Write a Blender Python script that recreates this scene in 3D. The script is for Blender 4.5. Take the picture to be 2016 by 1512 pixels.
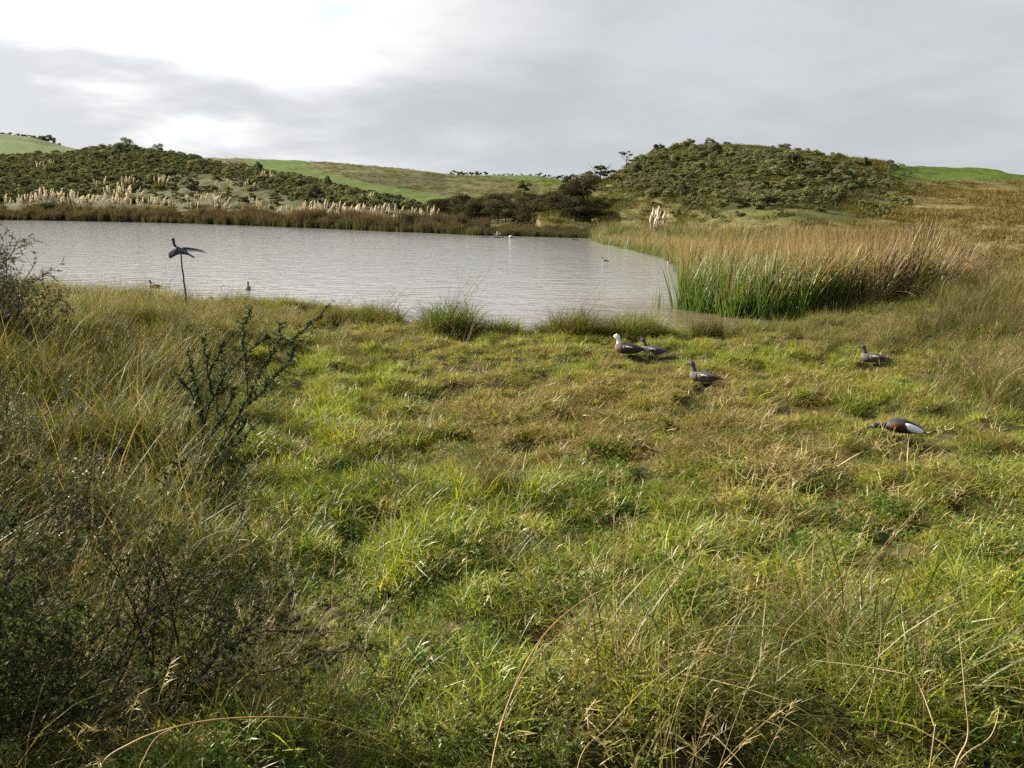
import bpy, math, random
import numpy as np
from mathutils import Vector, Matrix, Euler

for o in list(bpy.data.objects):
    bpy.data.objects.remove(o)
SC = bpy.context.scene
COL = SC.collection
R = math.radians

# ------------------------------------------------------------------ camera
EYE = 3.5                      # metres above the lake
PITCH = R(13.2)
FPX = 1515.0                   # focal length in pixels of the 2016 px wide photograph
cam_data = bpy.data.cameras.new('camera')
cam_data.sensor_width = 36.0
cam_data.lens = 36.0 * FPX / 2016.0
cam_data.clip_start = 0.05
cam_data.clip_end = 6000.0
cam = bpy.data.objects.new('camera', cam_data)
COL.objects.link(cam)
cam.location = (0, 0, EYE)
cam.rotation_euler = (math.pi / 2 - PITCH, 0, 0)
SC.camera = cam

# ------------------------------------------------------------------ sun, sky, exposure
SUN_AZ, SUN_EL = R(-67), R(25)
SUN = Vector((math.sin(SUN_AZ) * math.cos(SUN_EL), math.cos(SUN_AZ) * math.cos(SUN_EL), math.sin(SUN_EL)))
sl = bpy.data.lights.new('sun', 'SUN')
sl.energy = 5.0
sl.angle = R(0.6)
sl.color = (1.0, 0.93, 0.80)
sun = bpy.data.objects.new('sun', sl)
COL.objects.link(sun)
sun.rotation_euler = SUN.to_track_quat('Z', 'Y').to_euler()
sun.location = (-60, 60, 60)

SC.view_settings.view_transform = 'Standard'
SC.view_settings.look = 'None'
SC.view_settings.gamma = 1.0
SC.view_settings.use_curve_mapping = False
SC.view_settings.exposure = 1.75
SC.cycles.use_denoising = False
SC.cycles.max_bounces = 8
SC.cycles.transparent_max_bounces = 8
SC.cycles.sample_clamp_indirect = 4.0

W = bpy.data.worlds.new('World')
SC.world = W
W.use_nodes = True


CLOUD_X, CLOUD_Y = 0.8, 0.0


class NT:
    """small helper for building node trees"""
    def __init__(self, tree):
        self.t = tree
        for n in list(tree.nodes):
            tree.nodes.remove(n)

    def n(self, typ, **kw):
        nd = self.t.nodes.new(typ)
        ins = kw.pop('ins', {})
        for k, v in kw.items():
            setattr(nd, k, v)
        for k, v in ins.items():
            self.set(nd.inputs[k], v)
        return nd

    def set(self, sock, v):
        if isinstance(v, bpy.types.NodeSocket):
            self.t.links.new(v, sock)
        elif isinstance(v, bpy.types.Node):
            self.t.links.new(v.outputs[0], sock)
        else:
            if isinstance(v, (tuple, list)) and len(v) == 3 and len(sock.default_value) == 4:
                v = (*v, 1.0)
            sock.default_value = v

    def math(self, op, a, b=0.0, c=None, clamp=False):
        nd = self.n('ShaderNodeMath', operation=op, use_clamp=clamp)
        self.set(nd.inputs[0], a)
        self.set(nd.inputs[1], b)
        if c is not None:
            self.set(nd.inputs[2], c)
        return nd.outputs[0]

    def mix(self, f, a, b, mode='MIX'):
        nd = self.n('ShaderNodeMix', data_type='RGBA', blend_type=mode)
        self.set(nd.inputs[0], f)
        self.set(nd.inputs[6], a)
        self.set(nd.inputs[7], b)
        return nd.outputs[2]

    def ramp(self, f, stops, interp='LINEAR'):
        nd = self.n('ShaderNodeValToRGB')
        nd.color_ramp.interpolation = interp
        els = nd.color_ramp.elements
        while len(els) < len(stops):
            els.new(0.5)
        for e, (p, c) in zip(els, stops):
            e.position = p
            if not isinstance(c, (tuple, list)):
                c = (c, c, c)
            e.color = (*c, 1.0)
        self.set(nd.inputs[0], f)
        return nd.outputs[0]

    def noise(self, vec, scale, detail=4, rough=0.55, dist=0.0):
        nd = self.n('ShaderNodeTexNoise')
        if vec is not None:
            self.set(nd.inputs['Vector'], vec)
        nd.inputs['Scale'].default_value = scale
        nd.inputs['Detail'].default_value = detail
        nd.inputs['Roughness'].default_value = rough
        nd.inputs['Distortion'].default_value = dist
        return nd.outputs[0]


def build_world():
    nt = NT(W.node_tree)
    out = nt.n('ShaderNodeOutputWorld')
    bg = nt.n('ShaderNodeBackground')
    bg.inputs['Strength'].default_value = 0.05
    sky = nt.n('ShaderNodeTexSky', sky_type='NISHITA', sun_disc=False)
    sky.sun_elevation = SUN_EL
    sky.sun_rotation = SUN_AZ
    sky.altitude = 50
    tc = nt.n('ShaderNodeTexCoord')
    D = tc.outputs['Generated']
    sp = nt.n('ShaderNodeSeparateXYZ', ins={0: D})
    z = nt.math('MAXIMUM', sp.outputs[2], 0.0)
    zz = nt.math('ADD', z, 0.16)
    cx = nt.math('DIVIDE', sp.outputs[0], zz)
    cy = nt.math('DIVIDE', sp.outputs[1], zz)
    cv = nt.n('ShaderNodeCombineXYZ', ins={0: nt.math('ADD', cx, CLOUD_X), 1: nt.math('ADD', cy, CLOUD_Y), 2: 8.4})
    n1 = nt.noise(cv, 0.50, 6, 0.50, 0.25)
    n2 = nt.noise(cv, 1.5, 6, 0.52, 0.15)
    dots = nt.n('ShaderNodeVectorMath', operation='DOT_PRODUCT')
    nt.set(dots.inputs[0], D)
    dots.inputs[1].default_value = SUN
    d = nt.math('MAXIMUM', dots.outputs['Value'], 0.0)
    gm = nt.n('ShaderNodeMapRange', interpolation_type='SMOOTHSTEP')
    nt.set(gm.inputs[0], dots.outputs['Value'])
    gm.inputs[1].default_value = 0.30
    gm.inputs[2].default_value = 1.0
    glow = gm.outputs[0]
    # a sheet of cloud with thicker grey banks; it shines where the sun stands behind it
    hz = nt.ramp(sp.outputs[2], [(0.0, 1.0), (0.13, 0.0)], 'EASE')
    low = nt.ramp(sp.outputs[2], [(0.04, 1.0), (0.20, 0.0)], 'LINEAR')
    dens = nt.math('ADD', nt.math('ADD', nt.math('MULTIPLY', n1, 0.64), nt.math('MULTIPLY', n2, 0.36)), nt.math('MULTIPLY', nt.math('SUBTRACT', low, 0.42), 0.15))
    cover = nt.ramp(dens, [(0.36, 0.0), (0.46, 1.0)], 'EASE')
    thick = nt.ramp(dens, [(0.40, 0.0), (0.62, 1.0)], 'EASE')
    thin_c = nt.mix(glow, (4.1, 4.2, 4.35, 1), (13.0, 12.8, 12.5, 1))
    thick_c = nt.mix(glow, (3.30, 3.43, 3.60, 1), (4.7, 4.8, 4.95, 1))
    cloud = nt.mix(thick, thin_c, thick_c)
    skyc = nt.mix(0.7, sky.outputs[0], nt.mix(glow, (3.3, 3.8, 4.6, 1), (9.5, 9.8, 10.6, 1)))
    col = nt.mix(nt.math('MULTIPLY', cover, 0.97), skyc, cloud)
    hcol = nt.mix(glow, (3.55, 3.72, 3.93, 1), (4.8, 4.9, 5.0, 1))
    col = nt.mix(nt.math('MULTIPLY', hz, 0.7), col, hcol)
    nt.set(bg.inputs['Color'], col)
    nt.set(out.inputs[0], bg.outputs[0])


build_world()

# ------------------------------------------------------------------ geometry helpers
rng = np.random.default_rng(7)
random.seed(7)


def tag(o, label=None, cat=None, group=None, kind=None):
    if label:
        o['label'] = label
    if cat:
        o['category'] = cat
    if group:
        o['group'] = group
    if kind:
        o['kind'] = kind
    return o


def mesh_obj(name, verts, faces, mat, parent=None, smooth=True, attrs=None, mats=None, fmat=None, link=True):
    me = bpy.data.meshes.new(name)
    verts = np.asarray(verts, dtype=np.float32)
    if isinstance(faces, np.ndarray) and faces.ndim == 2:
        nf, k = faces.shape
        me.vertices.add(len(verts))
        me.vertices.foreach_set('co', verts.ravel())
        me.loops.add(nf * k)
        me.loops.foreach_set('vertex_index', faces.astype(np.int32).ravel())
        me.polygons.add(nf)
        me.polygons.foreach_set('loop_start', np.arange(0, nf * k, k, dtype=np.int32))
        me.update(calc_edges=True)
    else:
        me.from_pydata([tuple(v) for v in verts], [], [tuple(int(i) for i in f) for f in faces])
    if smooth and len(me.polygons):
        me.polygons.foreach_set('use_smooth', np.ones(len(me.polygons), dtype=bool))
    if attrs:
        for an, av in attrs.items():
            a = me.attributes.new(an, 'FLOAT', 'POINT')
            a.data.foreach_set('value', np.asarray(av, dtype=np.float32))
    for m in (mats or [mat]):
        me.materials.append(m)
    if fmat is not None:
        me.polygons.foreach_set('material_index', np.asarray(fmat, dtype=np.int32))
    me.update()
    o = bpy.data.objects.new(name, me)
    if link:
        COL.objects.link(o)
    if parent is not None:
        o.parent = parent
    return o


def empty(name, loc, rz=0.0):
    o = bpy.data.objects.new(name, None)
    o.empty_display_size = 0.2
    COL.objects.link(o)
    o.location = loc
    o.rotation_euler = (0, 0, rz)
    return o


def copy_tree(o, parent=None):
    c = o.copy()
    COL.objects.link(c)
    c.parent = parent
    for ch in list(o.children):
        copy_tree(ch, c)
    return c


def _hash(ix, iy, seed):
    h = (ix.astype(np.int64) * 374761393 + iy.astype(np.int64) * 668265263 + seed * 1442695041) & 0x7fffffff
    h = ((h ^ (h >> 13)) * 1274126177) & 0x7fffffff
    h = (h ^ (h >> 16)) & 0x7fffffff
    return h / float(0x7fffffff)


def vnoise(x, y, seed=0):
    x = np.asarray(x, float)
    y = np.asarray(y, float)
    ix, iy = np.floor(x), np.floor(y)
    fx, fy = x - ix, y - iy
    fx = fx * fx * (3 - 2 * fx)
    fy = fy * fy * (3 - 2 * fy)
    a = _hash(ix, iy, seed)
    b = _hash(ix + 1, iy, seed)
    c = _hash(ix, iy + 1, seed)
    d = _hash(ix + 1, iy + 1, seed)
    return (a * (1 - fx) + b * fx) * (1 - fy) + (c * (1 - fx) + d * fx) * fy


def fbm(x, y, seed=0, octv=4):
    s, amp, tot = 0.0, 1.0, 0.0
    for k in range(octv):
        s = s + amp * vnoise(np.asarray(x) * 2 ** k + 17.3 * k, np.asarray(y) * 2 ** k - 9.1 * k, seed + k)
        tot += amp
        amp *= 0.5
    return s / tot


def sstep(a, b, x):
    t = np.clip((np.asarray(x, float) - a) / (b - a), 0, 1)
    return t * t * (3 - 2 * t)


CP, SP = math.cos(PITCH), math.sin(PITCH)


def ray(u, v):
    a, b = (u - 1008) / FPX, -(v - 756) / FPX
    return np.array([a, CP + b * SP, -SP + b * CP])


def project(x, y, z):
    z = z - EYE
    f = y * CP - z * SP
    up = y * SP + z * CP
    f = np.maximum(f, 1e-3)
    return 1008 + FPX * x / f, 756 - FPX * up / f


def at_plane(u, v, z=0.0):
    d = ray(u, v)
    t = (z - EYE) / d[2]
    return np.array([d[0] * t, d[1] * t, z])


def at_range(u, v, y):
    """the point at forward distance y on the sight line of a pixel"""
    d = ray(u, v)
    t = y / d[1]
    return np.array([d[0] * t, y, EYE + d[2] * t])


# ------------------------------------------------------------------ the lie of the land
def polar(pts):
    out = []
    for u, v in pts:
        p = at_plane(u, v)
        out.append((math.atan2(p[0], p[1]), math.hypot(p[0], p[1])))
    return np.array(out)


NEAR = polar([(-500, 588), (0, 590), (200, 598), (365, 606), (480, 607), (640, 614), (740, 624), (800, 642), (830, 652), (1000, 656),
              (1190, 652), (1345, 666), (1430, 664), (1550, 656), (1640, 642), (1720, 630), (1800, 618), (1900, 603), (1930, 598)])
FAR = polar([(-500, 430), (0, 433), (200, 436), (400, 441), (560, 447), (750, 455), (950, 463), (1130, 468), (1200, 470),
             (1290, 476), (1420, 489), (1550, 505), (1700, 525), (1800, 550), (1870, 578), (1930, 598)])


def shore(az):
    return np.interp(az, NEAR[:, 0], NEAR[:, 1]), np.interp(az, FAR[:, 0], FAR[:, 1])


def ridge_table(pts):
    t = []
    for u, v, r in pts:
        d = ray(u, v)
        az = math.atan2(d[0], d[1])
        t.append((az, EYE + r * d[2] / math.hypot(d[0], d[1]), r))
    return np.array(t)


RIGHT_HILL = ridge_table([(1085, 420, 92), (1115, 392, 98), (1150, 370, 105), (1190, 356, 112), (1225, 336, 118), (1260, 318, 122), (1300, 304, 126),
                          (1340, 297, 130), (1400, 293, 132), (1440, 293, 132), (1500, 295, 132), (1560, 301, 132), (1620, 307, 132),
                          (1700, 315, 132), (1760, 325, 135), (1850, 333, 145), (1930, 337, 150), (2016, 346, 150), (2400, 352, 140)])
LEFT_HILL = ridge_table([(-500, 300, 340), (0, 312, 330), (130, 306, 315), (180, 298, 305), (250, 294, 295), (300, 302, 280), (360, 311, 262),
                         (420, 324, 244), (480, 338, 222), (560, 354, 196), (640, 373, 172), (700, 386, 155), (760, 400, 138), (850, 420, 118),
                         (920, 440, 104)])
MID_HILL = ridge_table([(-500, 258, 520), (0, 274, 510), (60, 280, 505), (130, 289, 490), (250, 302, 450), (380, 308, 410), (480, 311, 390), (600, 316, 370),
                        (700, 323, 350), (800, 333, 330), (900, 344, 310), (1000, 352, 300), (1060, 357, 290), (1130, 354, 280), (1200, 353, 280), (1400, 356, 280), (2400, 350, 280)])
FAR_HILL = ridge_table([(-500, 232, 800), (0, 266, 800), (60, 273, 800), (120, 288, 800), (170, 305, 780), (300, 345, 750), (820, 352, 700), (890, 346, 700), (960, 346, 700),
                        (1000, 346, 700), (1060, 347, 700), (1120, 357, 700), (1300, 370, 650), (1780, 352, 420), (1860, 333, 400), (1910, 328, 400), (1960, 332, 400), (2016, 346, 420), (2400, 352, 500)])


def layer(tab, az, r, rb, zb, conv):
    zr = np.interp(az, tab[:, 0], tab[:, 1])
    rr = np.interp(az, tab[:, 0], tab[:, 2])
    rr = np.maximum(rr, rb + 8)
    t = np.clip((r - rb) / (rr - rb), 0, 1)
    p = conv(t)
    z = zb + (zr - zb) * p
    over = np.maximum(r - rr, 0)
    return np.where(r < rb, zb, z - 0.12 * over * np.minimum(1, over / 25))


def near_profile(x, y):
    z = np.interp(y, [-30, 0, 2, 4, 8, 11, 16, 20, 23, 40], [2.2, 1.93, 1.68, 1.36, 0.78, 0.48, 0.30, 0.22, 0.2, 0.5])
    left = sstep(-2.2, -9.0, x + 0.10 * (y - 8)) * sstep(2, 9, y) * (1 - sstep(15, 24, y))
    z = z + left * 1.0
    z = z + sstep(5, 16, x) * sstep(8, 20, y) * 0.35
    z = z + (fbm(x * 0.55, y * 0.55, 3, 3) - 0.5) * 0.28 + (fbm(x * 1.9, y * 1.9, 500, 3) - 0.5) * 0.34
    return z


def height(x, y):
    x = np.asarray(x, float)
    y = np.asarray(y, float)
    r = np.hypot(x, y)
    az = np.arctan2(x, y)
    rn, rf = shore(az)
    fade = 1 - sstep(R(60), R(85), np.abs(az))
    rn = np.where(az < NEAR[0, 0], rn + (rf - rn) * sstep(NEAR[0, 0], NEAR[0, 0] - 0.35, az), rn)
    lake = np.clip((rf - rn) / 2.5, 0, 1)
    hn = near_profile(x, y)
    zb = 0.25
    rise = np.clip((r - rf) / 6, 0, 1) * 0.35
    hr = -60 * sstep(0.035, -0.02, az) + layer(RIGHT_HILL, az, r, rf + 1, zb, lambda t: t ** 1.35 + (1 - (1 - t) ** 1.55 - t ** 1.35) * sstep(0.46, 0.30, az))
    hl = layer(LEFT_HILL, az, r, rf + 3, zb, lambda t: 0.55 * t + 0.45 * t * t * (3 - 2 * t))
    hm = layer(MID_HILL, az, r, rf + 30, 0.5, lambda t: t ** 1.15)
    hf = layer(FAR_HILL, az, r, 380.0, 0.5, lambda t: sstep(0, 1, t))
    hl = hl - 60 * sstep(0.0, 0.1, az)
    hfar = np.maximum(np.maximum(hr, hl), np.maximum(hm, hf))
    hfar = hfar * fade + 1.5 * (1 - fade)
    bump = sstep(3, 25, r - rf)
    hfar = hfar + bump * ((fbm(x * 0.09, y * 0.09, 21, 4) - 0.5) * 1.3 + (fbm(x * 0.5, y * 0.5, 31, 3) - 0.5) * 0.35) + (1 - bump) * (fbm(x * 0.4, y * 0.4, 33, 3) - 0.5) * 0.2
    # land on both sides of the water, or continuous where there is none
    w = sstep(-4, 4, r - 0.5 * (rn + rf))
    cont = hn * (1 - w) + hfar * w
    dn, df = rn - r, r - rf
    edge_n = np.clip(dn / 0.9, 0, 1) ** 0.7
    edge_f = np.clip(df / 2.0, 0, 1)
    bed = -np.minimum(0.9, 0.16 * np.minimum(-dn, -df)) - 0.05
    withlake = np.where(dn > 0, hn * edge_n, np.where(df > 0, hfar * edge_f, bed))
    return cont * (1 - lake) + withlake * lake


def hit(u, v, rmin=1.5, rmax=900.0):
    """where the sight line of a photograph pixel first meets the ground"""
    d = ray(u, v)
    hh = math.hypot(d[0], d[1])
    rr = np.exp(np.linspace(math.log(rmin), math.log(rmax), 5000))
    t = rr / hh
    z = EYE + d[2] * t
    g = height(d[0] * t, d[1] * t)
    k = np.nonzero(z <= np.maximum(g, 0.0))[0]
    if len(k) == 0:
        k = [int(np.argmin(z - g))]
    i = k[0]
    return np.array([d[0] * t[i], d[1] * t[i], max(float(g[i]), 0.0)])


def ground(x, y):
    return float(height(np.array([x]), np.array([y]))[0])


# ------------------------------------------------------------------ materials
def foliage_mat(name, stops, tip=None, tip_from=0.5, tip_to=0.9, trans=0.4, gloss=0.06, rough=0.45, patch=0.0, patch_col=(0.2, 0.15, 0.05), patch_scale=0.8, value=0.25):
    m = bpy.data.materials.new(name)
    m.use_nodes = True
    nt = NT(m.node_tree)
    out = nt.n('ShaderNodeOutputMaterial')
    var = nt.n('ShaderNodeAttribute', attribute_name='var').outputs['Fac']
    oi = nt.n('ShaderNodeObjectInfo').outputs['Random']
    f = nt.math('ADD', nt.math('MULTIPLY', var, 0.75), nt.math('MULTIPLY', oi, 0.25))
    col = nt.ramp(f, stops)
    geo = nt.n('ShaderNodeNewGeometry')
    if tip is not None:
        tp = nt.n('ShaderNodeAttribute', attribute_name='tip').outputs['Fac']
        tp = nt.math('ADD', tp, nt.math('MULTIPLY', nt.math('SUBTRACT', var, 0.5), 0.5))
        mr = nt.n('ShaderNodeMapRange', interpolation_type='SMOOTHSTEP')
        nt.set(mr.inputs[0], tp)
        mr.inputs[1].default_value = tip_from
        mr.inputs[2].default_value = tip_to
        col = nt.mix(mr.outputs[0], col, tip)
    if patch > 0:
        pn = nt.noise(geo.outputs['Position'], patch_scale, 3, 0.6)
        pf = nt.ramp(pn, [(0.45, 0.0), (0.62, 1.0)])
        col = nt.mix(nt.math('MULTIPLY', pf, patch), col, patch_col)
    hsv = nt.n('ShaderNodeHueSaturation')
    nt.set(hsv.inputs['Color'], col)
    nt.set(hsv.inputs['Value'], nt.math('ADD', 1.0 - value / 2, nt.math('MULTIPLY', oi, value)))
    col = hsv.outputs[0]
    dif = nt.n('ShaderNodeBsdfDiffuse')
    nt.set(dif.inputs[0], col)
    tr = nt.n('ShaderNodeBsdfTranslucent')
    tcol = nt.mix(1.0, col, (1.25, 1.15, 0.7, 1), 'MULTIPLY')
    nt.set(tr.inputs[0], tcol)
    mx = nt.n('ShaderNodeMixShader')
    mx.inputs[0].default_value = trans
    nt.set(mx.inputs[1], dif.outputs[0])
    nt.set(mx.inputs[2], tr.outputs[0])
    gl = nt.n('ShaderNodeBsdfGlossy')
    gl.inputs['Roughness'].default_value = rough
    mx2 = nt.n('ShaderNodeMixShader')
    mx2.inputs[0].default_value = gloss
    nt.set(mx2.inputs[1], mx.outputs[0])
    nt.set(mx2.inputs[2], gl.outputs[0])
    nt.set(out.inputs[0], mx2.outputs[0])
    return m


def plain_mat(name, col, rough=0.6, col2=None, scale=12.0, bump=0.0, spec=0.25):
    m = bpy.data.materials.new(name)
    m.use_nodes = True
    nt = NT(m.node_tree)
    out = nt.n('ShaderNodeOutputMaterial')
    b = nt.n('ShaderNodeBsdfPrincipled')
    b.inputs['Roughness'].default_value = rough
    b.inputs['Specular IOR Level'].default_value = spec
    tc = nt.n('ShaderNodeTexCoord').outputs['Object']
    n = nt.noise(tc, scale, 5, 0.6)
    c2 = col2 or tuple(c * 0.6 for c in col)
    nt.set(b.inputs['Base Color'], nt.ramp(n, [(0.35, col), (0.68, c2)]))
    if bump:
        bp = nt.n('ShaderNodeBump')
        bp.inputs['Strength'].default_value = bump
        bp.inputs['Distance'].default_value = 0.02
        nt.set(bp.inputs['Height'], nt.noise(tc, scale * 3, 4, 0.6))
        nt.set(b.inputs['Normal'], bp.outputs[0])
    nt.set(out.inputs[0], b.outputs[0])
    return m


def terrain_mat():
    m = bpy.data.materials.new('ground_cover')
    m.use_nodes = True
    nt = NT(m.node_tree)
    out = nt.n('ShaderNodeOutputMaterial')
    b = nt.n('ShaderNodeBsdfPrincipled')
    b.inputs['Roughness'].default_value = 0.95
    b.inputs['Specular IOR Level'].default_value = 0.1
    pos = nt.n('ShaderNodeNewGeometry').outputs['Position']
    past = nt.n('ShaderNodeAttribute', attribute_name='pasture').outputs['Fac']
    scr = nt.n('ShaderNodeAttribute', attribute_name='scrub').outputs['Fac']
    near = nt.n('ShaderNodeAttribute', attribute_name='near').outputs['Fac']
    n_big = nt.noise(pos, 0.06, 5, 0.6)
    n_mid = nt.noise(pos, 0.35, 5, 0.65)
    st = nt.n('ShaderNodeMapping')
    st.inputs['Scale'].default_value = (0.5, 0.5, 2.6)
    nt.set(st.inputs[0], pos)
    n_ter = nt.noise(st.outputs[0], 0.55, 5, 0.7, 0.6)
    n_fine = nt.noise(pos, 2.2, 4, 0.7)
    dry = nt.ramp(n_ter, [(0.30, (0.038, 0.036, 0.013)), (0.47, (0.078, 0.070, 0.024)), (0.62, (0.120, 0.100, 0.038)), (0.75, (0.16, 0.128, 0.058))])
    dry = nt.mix(nt.ramp(n_big, [(0.40, 0.0), (0.62, 0.7)]), dry, (0.058, 0.064, 0.016, 1))
    grn = nt.ramp(n_mid, [(0.30, (0.036, 0.058, 0.005)), (0.55, (0.056, 0.085, 0.007)), (0.75, (0.080, 0.096, 0.013))])
    grn = nt.mix(nt.math('MULTIPLY', nt.ramp(n_ter, [(0.5, 0.0), (0.7, 1.0)]), 0.30), grn, (0.075, 0.072, 0.018, 1))
    scc = nt.ramp(n_mid, [(0.3, (0.026, 0.029, 0.010)), (0.6, (0.045, 0.046, 0.016)), (0.8, (0.072, 0.064, 0.026))])
    soil = nt.ramp(n_fine, [(0.3, (0.016, 0.015, 0.006)), (0.55, (0.045, 0.040, 0.014)), (0.8, (0.09, 0.068, 0.03))])
    warm = nt.n('ShaderNodeAttribute', attribute_name='warm').outputs['Fac']
    wcol = nt.ramp(n_ter, [(0.30, (0.060, 0.046, 0.016)), (0.48, (0.110, 0.084, 0.028)), (0.7, (0.17, 0.130, 0.050))])
    dry = nt.mix(nt.math('MULTIPLY', warm, 0.85), dry, wcol)
    pf = nt.ramp(nt.math('ADD', past, nt.math('MULTIPLY', nt.math('SUBTRACT', n_mid, 0.5), 0.6)), [(0.42, 0.0), (0.58, 1.0)])
    col = nt.mix(pf, dry, grn)
    sf = nt.ramp(nt.math('ADD', scr, nt.math('MULTIPLY', nt.math('SUBTRACT', n_mid, 0.5), 0.8)), [(0.38, 0.0), (0.62, 1.0)])
    col = nt.mix(sf, col, scc)
    col = nt.mix(near, col, soil)
    nt.set(b.inputs['Base Color'], col)
    bp = nt.n('ShaderNodeBump')
    bp.inputs['Strength'].default_value = 0.9
    bp.inputs['Distance'].default_value = 0.35
    hgt = nt.math('ADD', nt.math('MULTIPLY', n_ter, 0.9), nt.math('MULTIPLY', n_fine, 0.3))
    nt.set(bp.inputs['Height'], hgt)
    nt.set(b.inputs['Normal'], bp.outputs[0])
    nt.set(out.inputs[0], b.outputs[0])
    return m


def water_mat():
    m = bpy.data.materials.new('lake_water')
    m.use_nodes = True
    nt = NT(m.node_tree)
    out = nt.n('ShaderNodeOutputMaterial')
    b = nt.n('ShaderNodeBsdfPrincipled')
    b.inputs['Roughness'].default_value = 0.07
    b.inputs['IOR'].default_value = 1.333
    pos = nt.n('ShaderNodeNewGeometry').outputs['Position']
    big = nt.noise(pos, 0.05, 3, 0.5)
    brown_centre = at_plane(1500, 640)
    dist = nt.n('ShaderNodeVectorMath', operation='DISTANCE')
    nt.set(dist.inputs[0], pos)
    dist.inputs[1].default_value = (brown_centre[0], brown_centre[1], 0)
    mud_and_reflection = nt.ramp(nt.math('DIVIDE', nt.math('ADD', dist.outputs['Value'], nt.math('MULTIPLY', nt.noise(pos, 0.8, 3), 2.0)), 14.0), [(0.28, 1.0), (0.75, 0.0)], 'EASE')  # muddy shallows plus the brown reflection of the reeds, painted into the colour
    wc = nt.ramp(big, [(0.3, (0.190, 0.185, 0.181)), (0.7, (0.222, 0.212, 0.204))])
    nt.set(b.inputs['Base Color'], nt.mix(nt.math('MULTIPLY', mud_and_reflection, 0.9), wc, (0.105, 0.074, 0.040, 1)))
    mp = nt.n('ShaderNodeMapping')
    mp.inputs['Rotation'].default_value = (0, 0, R(12))
    mp.inputs['Scale'].default_value = (0.55, 1.35, 1.0)
    nt.set(mp.inputs[0], pos)
    a = nt.noise(mp.outputs[0], 1.5, 3, 0.5, 0.6)
    c = nt.noise(mp.outputs[0], 4.2, 2, 0.5, 0.3)
    e = nt.noise(mp.outputs[0], 0.5, 2, 0.5, 0.2)
    hgt = nt.math('ADD', nt.math('ADD', nt.math('MULTIPLY', a, 0.055), nt.math('MULTIPLY', c, 0.011)), nt.math('MULTIPLY', e, 0.02))
    bp = nt.n('ShaderNodeBump')
    bp.inputs['Strength'].default_value = 1.0
    bp.inputs['Distance'].default_value = 1.0
    nt.set(bp.inputs['Height'], hgt)
    nt.set(b.inputs['Normal'], bp.outputs[0])
    nt.set(out.inputs[0], b.outputs[0])
    return m


# ------------------------------------------------------------------ terrain and water
def in_poly(px, py, poly):
    inside = np.zeros(px.shape, bool)
    n = len(poly)
    for i in range(n):
        x1, y1 = poly[i]
        x2, y2 = poly[(i + 1) % n]
        c = ((y1 > py) != (y2 > py)) & (px < (x2 - x1) * (py - y1) / ((y2 - y1) + 1e-12) + x1)
        inside ^= c
    return inside


def world_poly(pts, rmin=40):
    return [tuple(hit(u, v, rmin)[:2]) for u, v in pts]


MID_GREEN = [(455, 306), (520, 310), (620, 312), (600, 325), (640, 340), (720, 360), (820, 378), (930, 396), (960, 412), (880, 425), (760, 402), (640, 368), (540, 340)]
SCRUB_LEFT = [(-600, 300), (0, 300), (130, 292), (180, 280), (250, 276), (300, 286), (360, 296), (430, 314), (510, 336), (600, 352), (680, 372), (760, 392), (860, 420),
              (600, 400), (560, 385), (440, 345), (380, 340), (340, 345), (330, 370), (200, 385), (0, 398), (-600, 410)]
SCRUB_RIGHT = [(1225, 345), (1260, 318), (1300, 300), (1380, 290), (1440, 296), (1560, 310), (1600, 320), (1680, 338), (1730, 356), (1690, 384), (1650, 404), (1500, 415),
               (1350, 412), (1330, 400), (1280, 390), (1250, 380), (1215, 372)]


LOOSE_LEFT = [(-300, 380), (330, 345), (450, 340), (600, 372), (760, 398), (860, 425), (640, 425), (-300, 415)]
LOOSE_RIGHT = [(1140, 400), (1220, 345), (1330, 295), (1560, 300), (1780, 330), (1820, 380), (1760, 425), (1500, 432), (1250, 430)]


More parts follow.
